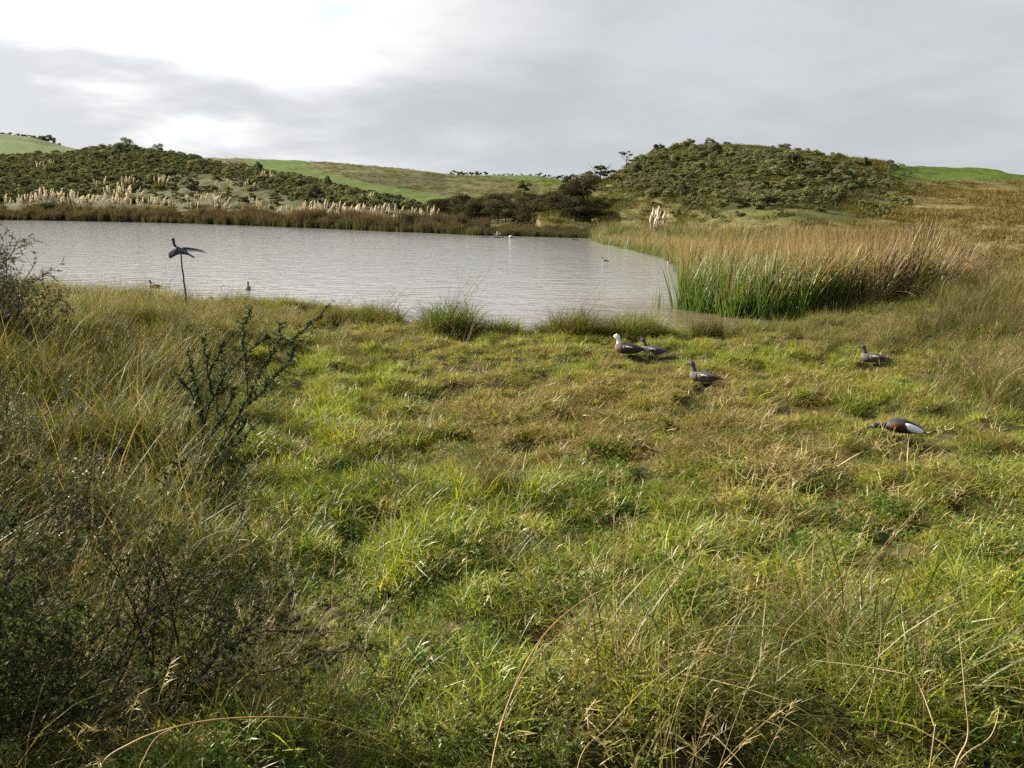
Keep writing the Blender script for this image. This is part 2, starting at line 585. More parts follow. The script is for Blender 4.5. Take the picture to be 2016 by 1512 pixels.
def build_terrain():
    az = np.concatenate([np.linspace(-180, -64, 30, endpoint=False), np.linspace(-64, -44, 40, endpoint=False), np.linspace(-44, 44, 640, endpoint=False),
                         np.linspace(44, 64, 40, endpoint=False), np.linspace(64, 180, 31)])
    az = np.radians(az)
    rr = np.concatenate([np.linspace(0.3, 2, 6, endpoint=False), np.exp(np.linspace(math.log(2), math.log(30), 190, endpoint=False)),
                         np.exp(np.linspace(math.log(30), math.log(360), 260, endpoint=False)), np.exp(np.linspace(math.log(360), math.log(3500), 60))])
    A, RR = np.meshgrid(az, rr, indexing='ij')
    X, Y = RR * np.sin(A), RR * np.cos(A)
    Z = height(X, Y)
    na, nr = A.shape
    idx = np.arange(na * nr).reshape(na, nr)
    f = np.stack([idx[:-1, :-1], idx[:-1, 1:], idx[1:, 1:], idx[1:, :-1]], -1).reshape(-1, 4)[:, ::-1]
    U, V = project(X, Y, Z)
    rn, rf = shore(A)
    front = (Y > 5)
    far = RR > rf + 4
    past = np.zeros_like(X)
    past[front & far & (RR > 120) & (A < 0.11) & in_poly(U, V, MID_GREEN)] = 1
    past[front & far & (RR > 350) & (A < -0.40)] = 1
    past[front & far & (RR > 215) & (A > 0) & (A < 0.12) & (V < 366)] = 0.8
    past[front & far & (RR > 95) & (A > 0.44) & (V < 356)] = 1
    past[(RR > 450)] = 0.75
    scr = np.zeros_like(X)
    scr[front & far & (RR < 300) & (A < -0.08) & ~in_poly(U, V, MID_GREEN) & (V > 300)] = 0.55
    scr[front & far & (RR < 345) & (A < 0) & in_poly(U, V, SCRUB_LEFT)] = 1
    scr[front & far & (RR < 170) & (A > 0) & in_poly(U, V, SCRUB_RIGHT)] = 0.8
    warm = np.where((A > 0.30) & far, sstep(0.36, 0.5, A + (fbm(X * 0.04, Y * 0.04, 66, 3) - 0.5) * 0.25), 0.0)
    nearm = 1 - sstep(26, 45, RR)
    nearm = np.maximum(nearm, (RR < rf + 1) * 1.0)
    # soften masks a little
    for arr in (past, scr):
        for _ in range(2):
            arr[1:-1, 1:-1] = (arr[1:-1, 1:-1] * 2 + arr[:-2, 1:-1] + arr[2:, 1:-1] + arr[1:-1, :-2] + arr[1:-1, 2:]) / 6
    verts = np.stack([X, Y, Z], -1).reshape(-1, 3)
    o = mesh_obj('ground', verts, f, terrain_mat(), attrs={'pasture': past.ravel(), 'scrub': scr.ravel(), 'near': nearm.ravel(), 'warm': warm.ravel()})
    tag(o, 'grassy lake bank and the rolling pasture hills beyond the water', 'ground', kind='structure')
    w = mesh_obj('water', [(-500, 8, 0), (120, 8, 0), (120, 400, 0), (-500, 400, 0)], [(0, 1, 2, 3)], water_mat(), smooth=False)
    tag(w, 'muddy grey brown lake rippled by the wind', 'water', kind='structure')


build_terrain()


# ------------------------------------------------------------------ blades and tufts
def blades(n, rad, L, Wd, tilt, bend, seg=3, g=None, bias=(0, 0), lift=0.0, var=None, shape='grass', phi=None, base=None, clampz=0.004):
    """n grass blades as tapering ribbons; returns verts, quads, tip, var"""
    g = g or rng
    L = g.uniform(L[0], L[1], n)
    wd = g.uniform(Wd[0], Wd[1], n)
    ph = g.uniform(0, 2 * math.pi, n) if phi is None else phi
    th0 = g.uniform(tilt[0], tilt[1], n)
    bd = g.uniform(bend[0], bend[1], n)
    if base is None:
        br = rad * np.sqrt(g.uniform(0, 1, n))
        ba = g.uniform(0, 2 * math.pi, n)
        P = np.stack([br * np.cos(ba), br * np.sin(ba), np.full(n, lift)], -1)
    else:
        P = base.copy()
    tw = ph + math.pi / 2 + g.uniform(-0.7, 0.7, n)
    wdir = np.stack([np.cos(tw), np.sin(tw), g.uniform(-0.3, 0.3, n)], -1)
    rows, tips = [], []
    for k in range(seg + 1):
        s = k / seg
        if shape == 'grass':
            w = wd * (0.75 + 0.5 * s) * (1 - s ** 2.2) + wd * 0.04
        elif shape == 'strap':
            w = wd * (1 - s ** 4) + wd * 0.05
        else:
            w = wd * np.ones(n) * (1 - 0.4 * s)
        rows.append(P - wdir * (w / 2)[:, None])
        rows.append(P + wdir * (w / 2)[:, None])
        tips += [np.full(n, s)] * 2
        th = th0 + bd * ((s + 0.5 / seg) ** 1.3)
        st = (L / seg)[:, None] * np.stack([np.sin(th) * np.cos(ph), np.sin(th) * np.sin(ph), np.cos(th)], -1)
        st[:, 0] += bias[0] * (L / seg) * s
        st[:, 1] += bias[1] * (L / seg) * s
        P = P + st
        P[:, 2] = np.maximum(P[:, 2], clampz)
    V = np.stack(rows, 1)                    # n, 2(seg+1), 3
    nv = 2 * (seg + 1)
    q = np.array([[2 * k, 2 * k + 1, 2 * k + 3, 2 * k + 2] for k in range(seg)])
    F = (np.arange(n) * nv)[:, None, None] + q[None]
    vr = g.uniform(0, 1, n) if var is None else var
    return V.reshape(-1, 3), F.reshape(-1, 4), np.stack(tips, 1).reshape(-1), np.repeat(vr, nv)


def join(parts):
    vs, fs, ts, vr, off = [], [], [], [], 0
    for v, f, t, r in parts:
        vs.append(v)
        fs.append(f + off)
        ts.append(t)
        vr.append(r)
        off += len(v)
    return np.concatenate(vs), np.concatenate(fs), np.concatenate(ts), np.concatenate(vr)


def ribbon_obj(name, part, mat, parent=None, link=True, smooth=True):
    v, f, t, r = part
    return mesh_obj(name, v, f, mat, parent, smooth=smooth, attrs={'tip': t, 'var': r}, link=link)


def leaves(P, N, size, g, aspect=1.6, var=None, jitter=0.6):
    """rhombic leaf faces at P, facing roughly N"""
    n = len(P)
    N = N + g.normal(0, jitter, (n, 3))
    N /= np.linalg.norm(N, axis=1)[:, None] + 1e-9
    a = np.cross(N, g.normal(0, 1, (n, 3)))
    a /= np.linalg.norm(a, axis=1)[:, None] + 1e-9
    b = np.cross(N, a)
    s = size * g.uniform(0.6, 1.3, n)
    l = (s * aspect / 2)[:, None] * a
    w = (s / 2)[:, None] * b
    V = np.stack([P - l, P + w + l * 0.1, P + l, P - w + l * 0.1], 1).reshape(-1, 3)
    F = np.arange(4 * n).reshape(n, 4)
    vr = np.repeat(g.uniform(0, 1, n) if var is None else var, 4)
    return V, F, np.tile([0, .5, 1, .5], n).astype(float), vr


def tube(pts, rads, ns=5):
    pts = np.asarray(pts, float)
    n = len(pts)
    rads = np.broadcast_to(np.asarray(rads, float), (n,))
    T = np.gradient(pts, axis=0)
    T /= np.linalg.norm(T, axis=1)[:, None] + 1e-9
    ref = np.array([0.31, 0.17, 0.93]) if abs(T[0, 2]) < 0.8 else np.array([0.95, 0.2, 0.1])
    V = []
    for i in range(n):
        a = np.cross(T[i], ref)
        a /= np.linalg.norm(a) + 1e-9
        b = np.cross(T[i], a)
        for k in range(ns):
            an = 2 * math.pi * k / ns
            V.append(pts[i] + rads[i] * (math.cos(an) * a + math.sin(an) * b))
    F = []
    for i in range(n - 1):
        for k in range(ns):
            k2 = (k + 1) % ns
            F.append((i * ns + k, i * ns + k2, (i + 1) * ns + k2, (i + 1) * ns + k))
    V = np.array(V)
    F = np.array(F)
    return V, F, np.zeros(len(V)), np.full(len(V), random.random())


HOLD = []          # source tufts live outside the scene; only the scattered copies are in it


def gn_scatter(name, P, E, S, IDX, sources, label, cat):
    """one object of uncountable growth: copies of a few source tufts on given points"""
    me = bpy.data.meshes.new(name)
    n = len(P)
    me.vertices.add(n)
    me.vertices.foreach_set('co', np.asarray(P, np.float32).ravel())
    a = me.attributes.new('rot', 'FLOAT_VECTOR', 'POINT')
    a.data.foreach_set('vector', np.asarray(E, np.float32).ravel())
    a = me.attributes.new('scl', 'FLOAT_VECTOR', 'POINT')
    a.data.foreach_set('vector', np.asarray(S, np.float32).ravel())
    a = me.attributes.new('pick', 'INT', 'POINT')
    a.data.foreach_set('value', np.asarray(IDX, np.int32))
    o = bpy.data.objects.new(name, me)
    COL.objects.link(o)
    tree = bpy.data.node_groups.new(name + '_growth', 'GeometryNodeTree')
    tree.interface.new_socket('Geometry', in_out='INPUT', socket_type='NodeSocketGeometry')
    tree.interface.new_socket('Geometry', in_out='OUTPUT', socket_type='NodeSocketGeometry')
    N, Lk = tree.nodes, tree.links
    gi, go = N.new('NodeGroupInput'), N.new('NodeGroupOutput')
    m2p = N.new('GeometryNodeMeshToPoints')
    Lk.new(gi.outputs[0], m2p.inputs['Mesh'])
    iop = N.new('GeometryNodeInstanceOnPoints')
    Lk.new(m2p.outputs[0], iop.inputs['Points'])
    g2i = N.new('GeometryNodeGeometryToInstance')
    for s in reversed(sources):
        oi = N.new('GeometryNodeObjectInfo')
        oi.inputs['Object'].default_value = s
        oi.inputs['As Instance'].default_value = False
        Lk.new(oi.outputs['Geometry'], g2i.inputs[0])
        HOLD.append(s)
    Lk.new(g2i.outputs[0], iop.inputs['Instance'])
    iop.inputs['Pick Instance'].default_value = True
    for an, dt, sock in (('rot', 'FLOAT_VECTOR', 'Rotation'), ('scl', 'FLOAT_VECTOR', 'Scale'), ('pick', 'INT', 'Instance Index')):
        na = N.new('GeometryNodeInputNamedAttribute')
        na.data_type = dt
        na.inputs['Name'].default_value = an
        Lk.new(na.outputs['Attribute'], iop.inputs[sock])
    Lk.new(iop.outputs[0], go.inputs[0])
    md = o.modifiers.new('growth', 'NODES')
    md.node_group = tree
    tag(o, label, cat, kind='stuff')
    return o


# --- foliage colours
M_LUSH = foliage_mat('lush_grass', [(0.0, (0.044, 0.088, 0.004)), (0.45, (0.128, 0.184, 0.008)), (0.8, (0.220, 0.238, 0.016)), (1.0, (0.35, 0.305, 0.07))], trans=0.45, gloss=0.03)
M_MOWN = foliage_mat('mown_grass', [(0.0, (0.058, 0.096, 0.005)), (0.35, (0.144, 0.178, 0.011)), (0.6, (0.232, 0.216, 0.026)), (0.8, (0.29, 0.238, 0.055)), (1.0, (0.42, 0.35, 0.16))], trans=0.45, gloss=0.03)
M_THATCH = foliage_mat('dead_thatch', [(0.0, (0.075, 0.052, 0.014)), (0.4, (0.165, 0.120, 0.034)), (0.75, (0.26, 0.200, 0.066)), (1.0, (0.40, 0.33, 0.16))], trans=0.35, gloss=0.02)
M_TANGLE = foliage_mat('tall_dry_grass', [(0.0, (0.034, 0.056, 0.007)), (0.42, (0.078, 0.092, 0.014)), (0.70, (0.130, 0.115, 0.027)), (0.88, (0.20, 0.155, 0.055)), (1.0, (0.36, 0.29, 0.15))], trans=0.45, gloss=0.02)
M_STALK = foliage_mat('seed_stalk', [(0.0, (0.11, 0.075, 0.022)), (0.5, (0.21, 0.155, 0.050)), (1.0, (0.34, 0.27, 0.12))], trans=0.3, gloss=0.04)
M_HERB = foliage_mat('clover_leaf', [(0.0, (0.030, 0.070, 0.006)), (0.6, (0.065, 0.115, 0.010)), (1.0, (0.11, 0.15, 0.018))], trans=0.45, gloss=0.015, rough=0.6)
M_RUSH = foliage_mat('rush', [(0.0, (0.026, 0.040, 0.010)), (0.5, (0.062, 0.062, 0.018)), (1.0, (0.14, 0.105, 0.042))], tip=(0.16, 0.115, 0.05, 1), tip_from=0.5, tip_to=1.1, trans=0.35, gloss=0.01)
M_HILL_WARM = foliage_mat('tawny_hill_grass', [(0.0, (0.065, 0.056, 0.016)), (0.5, (0.115, 0.092, 0.028)), (1.0, (0.18, 0.145, 0.058))], trans=0.35, gloss=0.0)
M_HILL = foliage_mat('hill_grass', [(0.0, (0.048, 0.054, 0.015)), (0.5, (0.085, 0.082, 0.024)), (1.0, (0.14, 0.120, 0.048))], trans=0.35, gloss=0.0)
M_REED = foliage_mat('reed_green', [(0.0, (0.028, 0.074, 0.010)), (0.5, (0.066, 0.128, 0.016)), (1.0, (0.13, 0.170, 0.034))], tip=(0.19, 0.13, 0.06, 1), tip_from=0.78, tip_to=1.12, trans=0.40, gloss=0.03)
M_REED_HALF = foliage_mat('reed_browning', [(0.0, (0.028, 0.066, 0.009)), (0.6, (0.062, 0.095, 0.017)), (1.0, (0.13, 0.120, 0.036))], tip=(0.235, 0.165, 0.075, 1), tip_from=0.55, tip_to=0.95, trans=0.38, gloss=0.02)
M_REED_DEAD = foliage_mat('reed_dead', [(0.0, (0.045, 0.030, 0.014)), (0.6, (0.130, 0.090, 0.038)), (1.0, (0.29, 0.220, 0.105))], trans=0.3, gloss=0.02)
M_REED_RUST = foliage_mat('reed_rust', [(0.0, (0.026, 0.027, 0.015)), (0.6, (0.046, 0.044, 0.025)), (1.0, (0.080, 0.068, 0.040))], tip=(0.100, 0.074, 0.050, 1), tip_from=0.4, tip_to=0.95, trans=0.3, gloss=0.0)
M_REED_FAR = foliage_mat('reed_far_green', [(0.0, (0.030, 0.045, 0.018)), (0.6, (0.055, 0.070, 0.028)), (1.0, (0.09, 0.09, 0.042))], tip=(0.13, 0.10, 0.06, 1), tip_from=0.6, tip_to=1.0, trans=0.3, gloss=0.0)
M_TUSSOCK = foliage_mat('tussock_green', [(0.0, (0.040, 0.070, 0.008)), (0.5, (0.085, 0.120, 0.016)), (0.8, (0.15, 0.155, 0.034)), (1.0, (0.32, 0.26, 0.11))], trans=0.45, gloss=0.04)


def grp(n, fn):
    return [fn(np.random.default_rng(100 + k)) for k in range(n)]


def src(name, part, mat):
    return ribbon_obj(name, part, mat, link=False)


LUSH = [src('lush_tuft', join([blades(70, 0.12, (0.05, 0.13), (0.004, 0.008), (0.15, 1.2), (0.4, 1.8), 3, g), blades(10, 0.08, (0.14, 0.24), (0.003, 0.005), (0.2, 0.9), (0.5, 1.8), 4, g), blades(16, 0.12, (0.06, 0.16), (0.002, 0.004), (0.9, 1.5), (0, 0.5), 2, g, lift=0.04, var=g.uniform(0.85, 1.0, 16))]), M_LUSH)
        for g in [np.random.default_rng(s) for s in range(11, 16)]]
MOWN = [src('mown_tuft', join([blades(80, 0.13, (0.03, 0.08), (0.004, 0.009), (0.3, 1.3), (0.2, 1.3), 2, g), blades(14, 0.13, (0.05, 0.11), (0.0025, 0.005), (0.9, 1.5), (0.0, 0.3), 2, g, lift=0.03)]), M_MOWN)
        for g in [np.random.default_rng(s) for s in range(21, 26)]]
THATCH = [src('thatch_tuft', blades(60, 0.15, (0.04, 0.13), (0.0025, 0.006), (0.8, 1.6), (0.0, 0.7), 3, g, lift=0.02), M_THATCH)
          for g in [np.random.default_rng(s) for s in range(31, 35)]]
TANGLE = [src('tangle_tuft', join([blades(50, 0.16, (0.25, 0.60), (0.003, 0.006), (0.05, 0.7), (0.4, 1.9), 5, g, bias=(0.12, -0.02)), blades(26, 0.2, (0.15, 0.4), (0.002, 0.005), (0.8, 1.5), (0, 0.5), 3, g, lift=0.10)]), M_TANGLE)
          for g in [np.random.default_rng(s) for s in range(41, 46)]]


def stalk_part(g, n=7, L=(0.45, 0.95)):
    ln = g.uniform(*L, n)
    parts = []
    for k in range(n):
        ph = g.normal(0.1, 0.9)
        th, bd = g.uniform(0.1, 0.55), g.uniform(0.2, 1.0)
        p = np.array([g.normal(0, 0.06), g.normal(0, 0.06), 0.0])
        pts = [p]
        for i in range(7):
            a = th + bd * (i / 7) ** 1.5
            p = p + ln[k] / 7 * np.array([math.sin(a) * math.cos(ph), math.sin(a) * math.sin(ph), math.cos(a)])
            pts.append(p)
        pts = np.array(pts)
        v, f, t, r = tube(pts, np.linspace(0.0016, 0.0007, 8), 3)
        vr = g.uniform()
        parts.append((v, f, t, np.full(len(v), vr)))
        # a loose seed head of small spikelets
        m = 16
        s = g.uniform(0.72, 1.0, m)
        ii = np.clip((s * 7).astype(int), 0, 6)
        fr = (s * 7 - ii)[:, None]
        B = pts[ii] * (1 - fr) + pts[np.minimum(ii + 1, 7)] * fr
        ax = pts[7] - pts[5]
        ph2 = np.full(m, math.atan2(ax[1], ax[0])) + g.normal(0, 1.0, m)
        parts.append(blades(m, 0, (0.018, 0.05), (0.002, 0.0035), (0.2, 1.2), (0, 0.6), 2, g, base=B, phi=ph2, var=np.full(m, min(1, vr + 0.2)), clampz=-9))
    return join(parts)


STALK = [src('stalk_tuft', stalk_part(np.random.default_rng(s)), M_STALK) for s in range(51, 56)]


def herb_part(g, n=46):
    a = g.uniform(0, 2 * math.pi, n)
    r = 0.13 * np.sqrt(g.uniform(0, 1, n))
    P, N = [], []
    for k in range(n):
        h = g.uniform(0.03, 0.09)
        for j in range(3):
            an = a[k] * 3 + j * 2.09
            P.append((r[k] * math.cos(a[k]) + 0.008 * math.cos(an), r[k] * math.sin(a[k]) + 0.008 * math.sin(an), h))
            N.append((0, 0, 1))
    return leaves(np.array(P), np.array(N, float), 0.014, g, 1.2, jitter=0.45)


HERB = [src('clover_tuft', herb_part(np.random.default_rng(s)), M_HERB) for s in range(61, 64)]
RUSH = [src('rush_tuft', blades(60, 0.14, (0.4, 0.9), (0.003, 0.006), (0.0, 0.35), (0.0, 0.6), 4, np.random.default_rng(s)), M_RUSH) for s in range(71, 74)]


LONG = [src('long_tuft', join([blades(26, 0.07, (0.22, 0.46), (0.005, 0.009), (0.05, 0.7), (0.5, 1.9), 6, g), blades(10, 0.1, (0.15, 0.3), (0.003, 0.006), (0.6, 1.4), (0.2, 1.0), 4, g, var=g.uniform(0.8, 1.0, 10))]), M_LUSH)
        for g in [np.random.default_rng(s) for s in range(81, 86)]]


def scatter_pts(density, azr, rr, seed):
    """random points on the bank; density(x, y, r) per square metre"""
    g = np.random.default_rng(seed)
    a0, a1 = R(azr[0]), R(azr[1])
    out = []
    edges = np.linspace(rr[0], rr[1], 28)
    for e0, e1 in zip(edges[:-1], edges[1:]):
        area = 0.5 * (a1 - a0) * (e1 ** 2 - e0 ** 2)
        dmax = 260.0 if e0 < 6 else (170.0 if e0 < 12 else 110.0)
        n = int(area * dmax)
        r = np.sqrt(g.uniform(e0 ** 2, e1 ** 2, n))
        a = g.uniform(a0, a1, n)
        x, y = r * np.sin(a), r * np.cos(a)
        keep = g.uniform(0, dmax, n) < density(x, y, r)
        out.append(np.stack([x[keep], y[keep]], -1))
    return np.concatenate(out)


def blob(u, v, list_):
    s = np.zeros(u.shape)
    for cu, cv, ru, rv, w in list_:
        s = np.maximum(s, w * np.exp(-(((u - cu) / ru) ** 2 + ((v - cv) / rv) ** 2)))
    return s


# where on the bank the sward is brown, lush or left long; given by what grows there in the photograph
def sward(x, y):
    z = height(x, y)
    u, v = project(x, y, z)
    az = np.arctan2(x, y)
    rn, rf = shore(az)
    r = np.hypot(x, y)
    onland = ((r < rn - 0.25) | (r > rf)) & (z > 0.03)
    brown = blob(u, v, [(1150, 850, 460, 90, 1.15), (1500, 900, 300, 90, 0.8), (1350, 770, 340, 60, 0.75), (860, 830, 120, 50, 0.6), (1700, 980, 250, 60, 0.8), (1000, 760, 250, 40, 0.45), (600, 850, 60, 30, 0.8), (1250, 1000, 160, 40, 0.5)])
    brown = brown + (fbm(x * 1.3, y * 1.3, 77, 3) - 0.5) * 0.9
    lush = blob(u, v, [(640, 870, 220, 170, 1.0), (800, 1150, 260, 200, 0.9), (600, 760, 130, 60, 1.0), (1150, 1050, 260, 90, 0.7), (1500, 720, 200, 30, 0.5), (1700, 790, 160, 40, 0.6), (850, 1400, 300, 150, 0.9), (1500, 1300, 500, 160, 0.5), (1950, 1100, 160, 160, 0.4), (560, 1000, 150, 80, 0.8)])
    lush = lush + (fbm(x * 1.1 + 40, y * 1.1, 87, 3) - 0.5) * 0.8
    long_ = sstep(520, 250, u + 0.0 * v + (fbm(x * 0.8, y * 0.8, 97, 3) - 0.5) * 300) * sstep(2.0, 3.0, r)
    long_ = long_ * (1 - 0.85 * blob(u, v, [(430, 930, 120, 110, 1.0)])) * (1 - 0.55 * sstep(3.8, 2.8, r))
    long_ = np.maximum(long_, blob(u, v, [(1800, 660, 260, 35, 0.9), (1960, 740, 130, 80, 0.9), (1650, 640, 120, 20, 0.6), (700, 680, 140, 30, 0.45), (480, 640, 150, 25, 0.8), (1980, 560, 140, 60, 1.0), (300, 650, 200, 60, 1.0), (1500, 1350, 360, 120, 0.35), (450, 1400, 220, 120, 0.6), (980, 930, 60, 40, 0.4)]))
    return z, u, v, r, onland, np.clip(brown, 0, 1), np.clip(lush, 0, 1), np.clip(long_, 0, 1)


DECOY_SPOTS = [(1236, 703), (1277, 704), (1384, 760), (1718, 720), (1772, 866), (1740, 864), (1868, 857)]
_dec = np.array([hit(u, v)[:2] for u, v in DECOY_SPOTS])


def put(name, pts, sources, smin, smax, seed, label, cat, tilt=0.15, flat=1.0, sink=0.01, rz=None, hum=0.0):
    g = np.random.default_rng(seed)
    if name in ('lush_grass', 'long_grass', 'tall_dry_grass', 'seed_stalks', 'mown_grass', 'dead_grass'):
        d = np.full(len(pts), 9.0)
        for cx, cy in _dec:
            # trampled ground under a decoy and a little in front of it
            yy = pts[:, 1] - cy
            d = np.minimum(d, np.hypot((pts[:, 0] - cx) / 0.55, np.where(yy < 0, yy / (0.9 if name in ('lush_grass', 'mown_grass', 'dead_grass') else 1.6), yy / 0.3)))
        pts = pts[(d > 1) if name not in ('mown_grass', 'dead_grass') else (d > 0.45)]
    n = len(pts)
    z = height(pts[:, 0], pts[:, 1])
    P = np.stack([pts[:, 0], pts[:, 1], z - sink], -1)
    E = np.stack([g.normal(0, tilt, n), g.normal(0, tilt, n), g.uniform(0, 2 * math.pi, n) if rz is None else g.normal(rz[0], rz[1], n)], -1)
    s = g.uniform(smin, smax, n) * (np.interp(np.hypot(pts[:, 0], pts[:, 1]), [12, 17, 23, 25], [1, 0.72, 0.55, 1]) if name in ('tall_dry_grass', 'seed_stalks') else np.interp(np.hypot(pts[:, 0], pts[:, 1]), [2, 4.5], [0.75, 1.0])) * (1 - hum * 0.5 + hum * (1.05 * sstep(0.36, 0.64, fbm(pts[:, 0] * 1.9, pts[:, 1] * 1.9, 500, 3)) + 0.35 * (vnoise(pts[:, 0] * 6, pts[:, 1] * 6, seed) - 0.4)))
    S = np.stack([s, s, s * flat * g.uniform(0.8, 1.25, n)], -1)
    return gn_scatter(name, P, E, S, g.integers(0, len(sources), n), sources, label, cat)


def fall(r):
    return np.interp(r, [2, 5, 9, 14, 24], [1.0, 1.0, 0.75, 0.55, 0.45])


def d_mown(x, y, r):
    z, u, v, r, ok, br, lu, lo = sward(x, y)
    return ok * fall(r) * 120 * (0.35 + 0.65 * sstep(0.32, 0.5, fbm(x * 2.3, y * 2.3, 131, 2))) * np.clip(0.85 - lu * 0.6 - lo * 0.7, 0.05, 1)


def d_lush(x, y, r):
    z, u, v, r, ok, br, lu, lo = sward(x, y)
    return ok * fall(r) * 110 * np.clip(lu * 1.0 - br * 0.3 + 0.12 - lo * 0.35, 0.03, 1)


def d_thatch(x, y, r):
    z, u, v, r, ok, br, lu, lo = sward(x, y)
    return ok * fall(r) * 90 * np.clip(br * 0.8 + lo * 0.4 + 0.05, 0.03, 1)


def d_tangle(x, y, r):
    z, u, v, r, ok, br, lu, lo = sward(x, y)
    return ok * fall(r) * 48 * np.clip(lo * 1.1 - 0.12, 0, 1)


def d_stalk(x, y, r):
    z, u, v, r, ok, br, lu, lo = sward(x, y)
    fg = sstep(4.5, 2.5, r) * 0.14
    return ok * 16 * np.clip(lo * 0.8 + fg + 0.015, 0, 1)


def d_herb(x, y, r):
    z, u, v, r, ok, br, lu, lo = sward(x, y)
    return ok * sstep(13, 7, r) * 26 * np.clip(0.4 + lu * 0.5 - lo * 0.3, 0, 1)


VIEW = (-43, 43)


def d_long(x, y, r):
    z, u, v, r, ok, br, lu, lo = sward(x, y)
    cl = sstep(0.50, 0.66, fbm(x * 1.2 + 7, y * 1.2, 123, 3))
    return ok * (cl * (1 + 15 * sstep(0.35, 0.9, lu) * (1 - br)) * (1 - 0.8 * blob(u, v, [(1400, 800, 520, 170, 1.0)])) * np.interp(r, [2, 6, 12, 22], [1, 1, .6, .35]) + sstep(5.5, 3, r) * 2.5)


put('mown_grass', scatter_pts(d_mown, VIEW, (1.6, 27), 1), MOWN, 0.75, 1.35, 2, 'short trampled grass of mixed green and straw covering the lake bank', 'grass', hum=0.7)
put('lush_grass', scatter_pts(d_lush, VIEW, (1.6, 27), 3), LUSH, 0.7, 1.3, 4, 'longer bright green grass in patches across the bank', 'grass', hum=0.8, tilt=0.35)
put('long_grass', scatter_pts(d_long, VIEW, (2.3, 26), 15), LONG, 0.36, 0.68, 16, 'clumps of long flopping green blades standing out of the short grass', 'grass', hum=0.35, tilt=0.25)


def d_shore(x, y, r):
    az = np.arctan2(x, y)
    rn, rf = shore(az)
    z = height(x, y)
    cl = sstep(0.42, 0.58, fbm(x * 0.9 + 3, y * 0.9, 222, 3))
    return (r > rn - 1.6) & (r < rn - 0.12) & (rf - rn > 2) & (z > 0.01) & (g_shore.uniform(0, 1, len(x)) < cl * 0.35)


g_shore = np.random.default_rng(31)
_p = scatter_pts(lambda x, y, r: d_shore(x, y, r) * 110.0, VIEW, (17, 27), 33)
put('shore_grass', _p, TANGLE + LONG, 0.55, 1.25, 34, 'ragged fringe of olive grass hanging over the near water edge', 'grass', tilt=0.2)
put('dead_grass', scatter_pts(d_thatch, VIEW, (1.6, 27), 5), THATCH, 0.8, 1.5, 6, 'flattened brown dead grass lying on the bank', 'grass', hum=0.8, tilt=0.3)
put('tall_dry_grass', scatter_pts(d_tangle, VIEW, (1.8, 40), 7), TANGLE, 0.75, 1.35, 8, 'tall tangled olive and straw grass along the left bank', 'grass', rz=(0, 0.9), hum=0.7)
put('seed_stalks', scatter_pts(d_stalk, VIEW, (1.9, 40), 9), STALK, 0.6, 1.05, 10, 'thin straw seed stalks leaning out of the grass', 'grass', rz=(0, 0.7), hum=0.3)
put('clover', scatter_pts(d_herb, VIEW, (1.6, 13), 11), HERB, 0.8, 1.5, 12, 'small clover leaves growing between the grass blades', 'clover')

# ------------------------------------------------------------------ more foliage colours
M_SCRUB = foliage_mat('scrub_leaf', [(0.0, (0.060, 0.072, 0.033)), (0.5, (0.118, 0.130, 0.062)), (1.0, (0.21, 0.212, 0.112))], trans=0.42, gloss=0.0)
M_SCRUB_DARK = foliage_mat('scrub_leaf_dark', [(0.0, (0.050, 0.060, 0.038)), (0.6, (0.098, 0.110, 0.070)), (1.0, (0.17, 0.178, 0.115))], trans=0.42, gloss=0.0)
M_TEATREE = foliage_mat('tea_tree_leaf', [(0.0, (0.028, 0.026, 0.016)), (0.6, (0.062, 0.056, 0.030)), (1.0, (0.105, 0.092, 0.052))], trans=0.2, gloss=0.0)
M_WILLOW = foliage_mat('willow_leaf', [(0.0, (0.07, 0.10, 0.012)), (1.0, (0.16, 0.17, 0.03))], trans=0.4, gloss=0.03)
M_PAMPAS = foliage_mat('pampas_leaf', [(0.0, (0.050, 0.062, 0.022)), (0.6, (0.105, 0.110, 0.042)), (1.0, (0.20, 0.18, 0.08))], trans=0.35, gloss=0.0)
M_PLUME = foliage_mat('pampas_plume', [(0.0, (0.60, 0.53, 0.42)), (1.0, (0.78, 0.72, 0.61))], trans=0.3, gloss=0.0)
M_GORSE = foliage_mat('gorse_spine', [(0.0, (0.020, 0.042, 0.012)), (0.6, (0.042, 0.075, 0.022)), (1.0, (0.095, 0.130, 0.045))], trans=0.25, gloss=0.01)
M_SHRUB = foliage_mat('shrub_leaf', [(0.0, (0.018, 0.030, 0.008)), (0.6, (0.038, 0.054, 0.016)), (1.0, (0.085, 0.100, 0.038))], trans=0.3, gloss=0.006)
M_MANUKA = foliage_mat('manuka_leaf', [(0.0, (0.035, 0.045, 0.016)), (0.6, (0.070, 0.078, 0.030)), (1.0, (0.13, 0.13, 0.065))], trans=0.25, gloss=0.05)
M_SEEDLING = foliage_mat('seedling_leaf', [(0.0, (0.06, 0.085, 0.010)), (1.0, (0.14, 0.16, 0.030))], trans=0.4, gloss=0.03)
M_BARK = plain_mat('bark', (0.055, 0.042, 0.030), 0.9, (0.025, 0.019, 0.014), 30, 0.4)
M_TWIG = plain_mat('dark_twig', (0.050, 0.034, 0.022), 0.8, (0.022, 0.015, 0.010), 40)
M_CULM = plain_mat('orange_stem', (0.36, 0.20, 0.065), 0.5, (0.22, 0.13, 0.045), 20)
M_STRAW = plain_mat('straw_stem', (0.29, 0.22, 0.11), 0.6, (0.19, 0.135, 0.065), 20)


